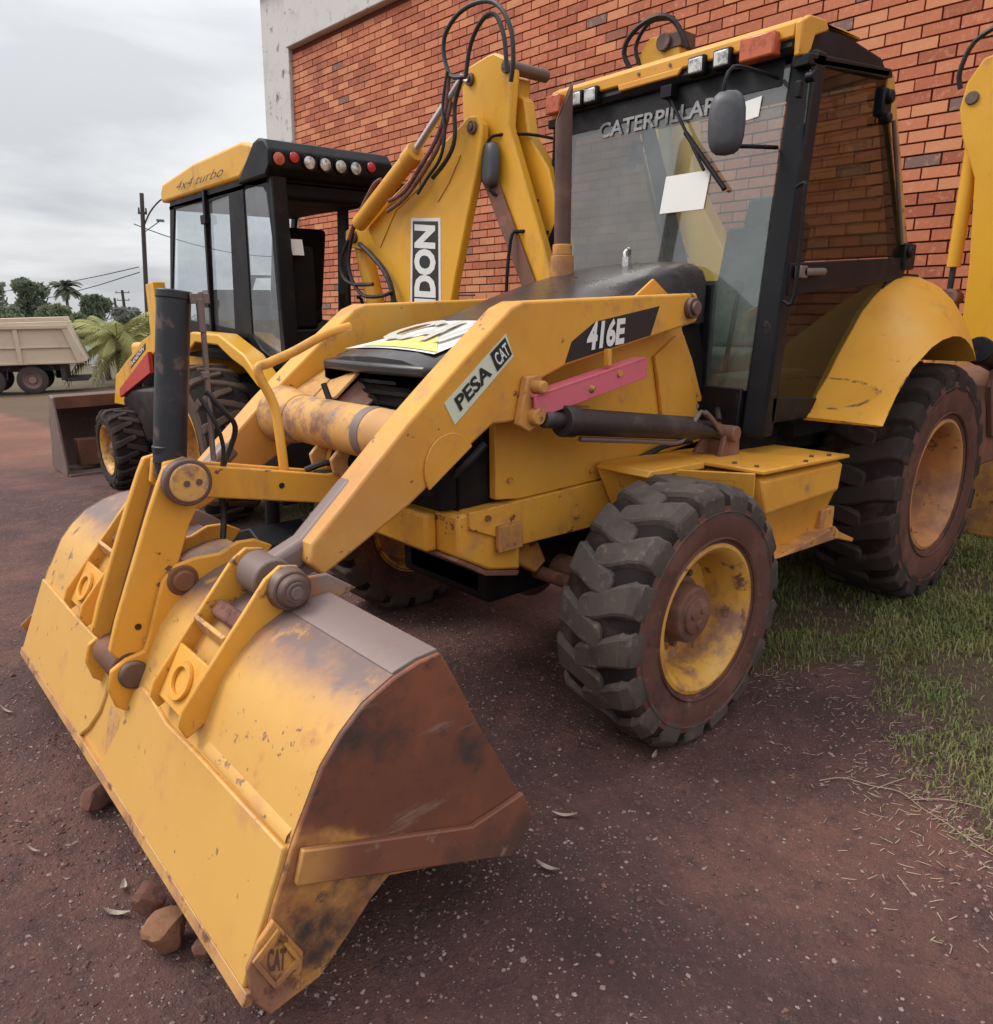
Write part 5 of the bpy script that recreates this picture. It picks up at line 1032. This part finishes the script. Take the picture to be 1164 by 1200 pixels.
def leaf(x, y, a, L, w, label):
    z = ground_z(x, y)+.008; q = MB(); vs = []; n = 7
    for i in range(n):
        t = i/(n-1); ww = w*math.sin(PI*min(1, t*.92+.06))**.8; cx_ = x+L*(t-.5)*math.cos(a); cy_ = y+L*(t-.5)*math.sin(a); zz = z+.012*(t-.5)**2*4
        vs += [(cx_-math.sin(a)*ww, cy_+math.cos(a)*ww, zz+.004), (cx_, cy_, zz-.002), (cx_+math.sin(a)*ww, cy_-math.cos(a)*ww, zz+.004)]
    q.add(vs, [(i*3+k, i*3+k+1, i*3+k+4, i*3+k+3) for i in range(n-1) for k in (0, 1)])
    tag(q.build('dry_leaf', 'dry_leaf', fix=False), label, 'leaf', 'dry leaves lying on the dirt')
leaf(3.02, 1.155, 1.9, .075, .008, 'narrow pale dry leaf on the dirt right of the bucket corner')
leaf(2.82, 1.03, 2.3, .08, .007, 'dry leaf lying just beyond the bucket side cutter')
leaf(4.00, .49, -.9, .085, .008, 'dry leaf on the dirt left of the two stones')
leaf(3.955, .40, 1.2, .04, .009, 'short pale leaf beside the round red stone')
leaf(4.115, .06, -1.2, .075, .004, 'thin straw-like leaf at the left edge of the yard')
leaf(4.02, -.94, -1.3, .11, .005, 'pale dry blade far left, beyond the bucket')
leaf(2.35, 1.02, .3, .05, .008, 'pale dry leaf at the foot of the front tyre')

# ------------------------------------------------------------------ background
def tri_crown(blobs, n, leaf_s, mname, name, parent):
    vs = []; fs = []; rv = []
    tot = sum(b[3]**2 for b in blobs)
    for (bx0, by0, bz0, br, *fl) in blobs:
        fz = fl[0] if fl else .8
        for _ in range(int(n*br**2/tot)):
            while True:
                d = Vector((rnd.gauss(0, 1), rnd.gauss(0, 1), rnd.gauss(0, 1)))
                if d.length > .1: break
            d.normalize(); rr = br*(.55+.5*rnd.random()**.6)
            c = Vector((bx0+d.x*rr, by0+d.y*rr, bz0+d.z*rr*fz))*1.0; c += Vector((math.sin(c.z*5), math.cos(c.x*4), math.sin(c.x*5+c.y*3)))*br*.16; s = leaf_s*rnd.uniform(.5, 1.5)
            u = Vector((rnd.gauss(0, 1), rnd.gauss(0, 1), rnd.gauss(0, 1))).normalized(); w = u.orthogonal().normalized()
            o = len(vs); vs += [tuple(c+u*s), tuple(c-u*s*.5+w*s*.6), tuple(c-u*s*.6-w*s*.5)]; fs.append((o, o+1, o+2)); rv.append(rnd.random())
    me = bpy.data.meshes.new(name); me.from_pydata(vs, [], fs); me.materials.append(MATS[mname]); setrnd(me, rv)
    o = bpy.data.objects.new(name, me); COL.objects.link(o); o.parent = parent; return o
RIGHT = Vector((-.752, .659, 0)); FWD = Vector((-.659, -.752, 0))
def at_px(px, dep):     # ground position seen in column px at this depth (metres along the view axis)
    d = Vector(rx)*((px-582)/892.25)+Vector((-.63474, -.72798, -.25913))+Vector(ry)*((600-400)/892.25)
    return CAMPOS+d*dep
def zpx(py, dep): return CAMPOS.z+dep*(.9658*(600-py)/892.25-.2591)
def tree(px, dep, top, bot, width, label, mname='leaves_mid', n=2600, leaf_s=.20, shape=None, trunk=True, name='tree'):
    """px columns and rows give the spot it stands on at a real distance; sizes come out in metres"""
    p = at_px(px, dep); zb = ground_z(p.x, p.y); zt = zpx(top, dep); zl = max(zb, zpx(bot, dep)); W_ = width*dep/892.25
    t = thing(name, label, 'tree', (p.x, p.y, zb), 0, 'trees beyond the yard')
    H = zt-zb; lo = zl-zb
    if trunk:
        q = MB().tube([(0, 0, -.3), (.05, 0, H*.4), (-.08, .05, H*.75)], lambda u: .16*(1-.6*u)*(H/6), 8)
        for k in range(5):
            a = k*1.3; q.tube([(0, 0, H*.35+.1*k), (W_*.2*math.cos(a), W_*.2*math.sin(a), H*.55+.1*k), (W_*.33*math.cos(a), W_*.33*math.sin(a), H*.75)], .045*H/6, 6)
        q.build('trunk', 'bark', t)
    blobs = []
    for k in range(int((shape or 9)*1.7)):
        f = rnd.random(); zz = lo+(H-lo)*(.2+.68*f); rr = min((H-lo)*.26, W_*.24)*rnd.uniform(.5, 1.15)
        off = (W_/2-rr)*(1 if f < .6 else .6); a = rnd.uniform(-1, 1)
        v = RIGHT*(a*off)+FWD*(rnd.uniform(-1, 1)*off*.7); blobs.append((v.x, v.y, min(zz, H-rr*.8), rr))
    tri_crown(blobs, n, leaf_s, mname, 'crown', t); return t
tree(5, 66, 322, 360, 34, 'thin airy tree at the far left, sky showing through its crown', 'leaves_hazy', 900, .16, 6)
tree(46, 62, 322, 392, 52, 'tall dark tree with layered crown above the tipper body', 'leaves_dark', 4200, .20, 14)
tree(12, 55, 352, 400, 50, 'broad bushy tree at the left edge behind the tipper truck', 'leaves_mid', 3200, .19, 10)
tree(70, 52, 352, 405, 56, 'mid-green bushy tree just behind the tipper rear corner', 'leaves_mid', 3400, .18, 10)
tree(118, 50, 342, 395, 46, 'round dark tree right of the tall palm', 'leaves_dark', 3400, .18, 10)
tree(98, 46, 362, 412, 34, 'lighter shrubby tree in front of the round dark tree', 'leaves_mid', 2200, .16, 8)
tree(150, 80, 352, 378, 44, 'low distant grey-green tree behind the wooden pole', 'leaves_hazy', 1500, .22, 8)
def far_scrub():
    bl = []; c0 = at_px(60, 85)
    for k in range(46):
        p = at_px(-60+k*8, rnd.uniform(80, 105)); bl.append((p.x-c0.x, p.y-c0.y, zpx(rnd.uniform(362, 376), 90)-2, rnd.uniform(1.6, 2.8)))
    o = tri_crown(bl, 9000, .32, 'leaves_hazy', 'far_woodland', None); o.location = (c0.x, c0.y, 0); o['kind'] = 'stuff'; o['label'] = 'distant band of scrub along the horizon'
far_scrub()
def frond(q, base, a, L, lift, droop, nl=16, lw=.10):
    pts = []
    for i in range(9):
        t = i/8; pts.append(Vector(base)+Vector((math.cos(a)*L*t, math.sin(a)*L*t, L*(lift*t-droop*t*t))))
    q.tube(pts, lambda u: .02*L/2*(1-.8*u)+.004, 5, smooth=0)
    side_ = Vector((-math.sin(a), math.cos(a), 0))
    for i in range(nl):
        t = .15+.83*i/nl; k = t*8; j = min(int(k), 7); p = pts[j].lerp(pts[j+1], k-j); fw = (pts[j+1]-pts[j]).normalized(); l = L*.30*math.sin(PI*(t*.85+.1))
        for s in (1, -1):
            tip = p+side_*s*l*.75+fw*l*.55-Vector((0, 0, l*.45)); o = fw*lw*.5*L/2
            q.add([p-o*.5, p+o*.5, tip], [(0, 1, 2)])
def palm(px, dep, top, trunk_h, L, nf, label, m, seed, lw=.1, group='palms beyond the yard'):
    p = at_px(px, dep); zb = ground_z(p.x, p.y); zt = zpx(top, dep)-zb if top else trunk_h
    t = thing('palm_tree', label, 'palm tree', (p.x, p.y, zb), 0, group)
    MB().tube([(0, 0, -.3), (.05, 0, zt*.5), (0, 0, zt)], lambda u: .13*(1.1-.35*u), 10).build('trunk', 'bark', t)
    q = MB(); R_ = random.Random(seed)
    for k in range(nf): frond(q, (0, 0, zt-.05), 2*PI*k/nf*1.0+R_.uniform(-.2, .2)+k*.4, L*R_.uniform(.8, 1.15), R_.choice([.15, .5, .9, 1.2]), R_.uniform(.6, 1.05), 16, lw)
    q.build('crown', m, t, fix=False); return t
palm(86, 60, 332, 0, 1.15, 40, 'tall slim palm standing above the trees', 'leaves_dark', 3, .75)
palm(138, 30, 394, 0, 2.0, 34, 'low bushy yellow-green palm by the wooden pole', 'leaves_palm', 5, .22)
palm(150, 31, 402, 0, 1.9, 22, 'second low palm hanging lower beside the wooden pole', 'leaves_palm', 9, .2)
palm(122, 33, 410, 0, 1.6, 16, 'small palm leaning left of the two low palms', 'leaves_palm', 11, .16)
# poles and wires
def pole(px, dep, top, r, label, arms=(), lean=0.0):
    p = at_px(px, dep); zb = ground_z(p.x, p.y); h_ = zpx(top, dep)-zb
    t = thing('utility_pole', label, 'utility pole', (p.x, p.y, zb), 0, 'poles beyond the yard')
    MB().cyl((0, 0, -.4), (0, 0, h_), r*1.25, r, 12).build('post', 'pole_wood', t)
    ax_ = RIGHT.cross(Vector((0, 0, 1))); t.rotation_mode = 'AXIS_ANGLE'; t.rotation_axis_angle = (-math.radians(lean), *ax_) if lean else (0, 0, 0, 1)
    q = MB()
    for (zz, half) in arms:
        q.cyl(tuple(RIGHT*half+Vector((0, 0, h_-zz))), tuple(-RIGHT*half+Vector((0, 0, h_-zz))), .05)
        for k in (-1, 0, 1): q.cyl(tuple(RIGHT*half*.85*k+Vector((0, 0, h_-zz))), tuple(RIGHT*half*.85*k+Vector((0, 0, h_-zz+.22))), .045, .03, 8)
    if arms: q.build('crossarm', 'pole_wood', t)
    return t, p, zb, h_
tp_, pp, pz, ph = pole(171, 34, 228, .085, 'tall dark wooden pole with curved street lamp arm at left', [(.8, .18)], 4.5)
la = MB().tube([tuple(Vector((0, 0, ph-1.4))), tuple(RIGHT*.35+Vector((0, 0, ph-.7))), tuple(RIGHT*.9+Vector((0, 0, ph-.15))), tuple(RIGHT*1.55+Vector((0, 0, ph-.02)))], .035, 8)
la.build('lamp_arm', 'pole_wood', tp_)
MB().box(tuple(RIGHT*1.7+Vector((0, 0, ph-.03))), (.45, .2, .12), Matrix.Rotation(2.42, 3, 'Z')).build('lamp_head', 'plastic_grey', tp_, .03)
MB().box(tuple(RIGHT*.75+Vector((0, 0, ph-1.05))), (.3, .1, .1), Matrix.Rotation(2.42, 3, 'Z')).cyl(tuple(Vector((0, 0, ph-1.6))), tuple(RIGHT*.75+Vector((0, 0, ph-1.05))), .02).build('lamp_brace', 'plastic_grey', tp_)
_, p2_, z2_, h2_ = pole(173, 40, 308, .045, 'shorter slim pole right beside the tall wooden pole', lean=4.5)
_, p3_, z3_, h3_ = pole(151, 95, 336, .16, 'small distant pole with crossarm seen above the low palm', [(.3, .9), (1.2, .8)])
pole(141, 100, 345, .14, 'tiny distant pole left of the crossarm pole')
def wire(a, b, sag, label):
    a, b = Vector(a), Vector(b); pts = [a.lerp(b, t/10)-Vector((0, 0, sag*4*(t/10)*(1-t/10))) for t in range(11)]
    q = MB(); q.tube([tuple(p-a) for p in pts], .02, 5, smooth=0); o = q.build('power_line', 'black_dull'); o.location = a; tag(o, label, 'wire')
def P_(px, py, dep):
    p = at_px(px, dep); return (p.x, p.y, zpx(py, dep))
wire(P_(173.5, 310, 34), P_(-60, 335, 70), .5, 'upper power line running left from the wooden pole across the sky')
wire(P_(173.5, 316, 34), P_(-80, 348, 72), .9, 'lower sagging power line running left from the wooden pole')
wire(P_(174, 262, 34), P_(330, 300, 38), .3, 'power line running right from the wooden pole behind the cab')
# low wall and white posts beyond the yard
p = at_px(112, 44); zb = ground_z(p.x, p.y)
wl_ = MB().box((0, 0, .65), (7.5, .2, 1.3), Matrix.Rotation(math.atan2(RIGHT.y, RIGHT.x), 3, 'Z')).build('boundary_wall', 'white_wall', None, .02); wl_.location = (p.x, p.y, zb); tag(wl_, 'low pale wall behind the palms at the far side of the yard', 'wall')
p = at_px(113, 31); zb = ground_z(p.x, p.y)
ho = thing('white_post', 'white painted post standing right of the tipper truck', 'post', (p.x, p.y, zb))
MB().cyl((0, 0, 0), (0, 0, .95), .10, .08, 10).build('post', 'white_wall', ho); MB().box((0, 0, .72), (.7, .12, .12), Matrix.Rotation(2.4, 3, 'Z')).build('cross_piece', 'white_wall', ho, .02)

# tipper truck
tb = Vector((-1.23, -28.82, 0)); tz = ground_z(tb.x, tb.y)+.0
TR = thing('tipper_truck', 'cream tipper truck at the far left with twin rear axles', 'truck', (tb.x, tb.y, tz), math.atan2(.659, -.752)+.42)
# local x = image right (rear of the truck), local -y towards the camera?
def pt(mb, name, m, bev=.01): return mb.build(name, m, TR, bev)
pt(MB().prism([(-6.5, 1.05), (1.55, 1.02), (1.80, 1.12), (1.32, 2.30), (1.32, 2.52), (-1.2, 2.48), (-6.5, 2.42)], -.02, 2.3), 'dump_body', 'truck_cream', .03)
for x in (-4.2, -2.9, -1.55, -.25): pt(MB().prism([(x-.07, 1.05), (x+.07, 1.05), (x+.04, 2.30), (x-.10, 2.30)], -.11, -.02), 'body_rib', 'truck_cream', .01)
pt(MB().prism([(1.50, 1.06), (1.80, 1.12), (1.35, 2.32), (1.14, 2.32)], -.12, -.02), 'body_rib', 'truck_cream', .01)
pt(MB().bb(-6.5, 1.62, -.09, -.02, 1.60, 1.66).bb(-6.5, 1.34, -.14, -.02, 2.26, 2.38).bb(-6.5, 1.7, -.10, -.02, 1.05, 1.12), 'side_rail', 'truck_cream', .01)
pt(MB().prism([(-1.2, 2.48), (1.28, 2.52), (1.25, 2.66), (-1.1, 2.62)], .1, 2.2), 'tailgate_top', 'truck_cream', .02)
pt(MB().bb(-6.5, .95, .4, 1.9, .78, 1.05).bb(.9, 1.05, .1, 2.2, .45, 1.0).bb(1.0, 1.75, .2, 2.1, .40, .50).bb(.55, .95, 2.0, 2.1, .4, 1.0), 'truck_frame', 'truck_dark', .02)
for x in (0, -1.32):
    for y in (2.10, .15):
        wn2 = node('wheel', TR, (x, y, .50))
        MB().lathe([(.30, -.14), (.42, -.15), (.49, -.11), (.50, 0), (.49, .11), (.42, .15), (.30, .14), (.28, 0)], seg=32, close=True).build('tyre', 'truck_tyre', wn2)
        MB().lathe([(.31, -.13), (.29, -.14), (.26, -.02), (.14, .02), (.12, -.10), (.0, -.10)], seg=28).build('rim', 'truck_rim', wn2)
pt(MB().tube([(-.75, .02, .55), (-.62, .02, 1.0), (0, .02, 1.06), (.62, .02, .98), (.74, .02, .6)], .02), 'mudguard', 'truck_dark', 0)

# keep only one mesh per unused datablock
for me in list(bpy.data.meshes):
    if me.users == 0: bpy.data.meshes.remove(me)
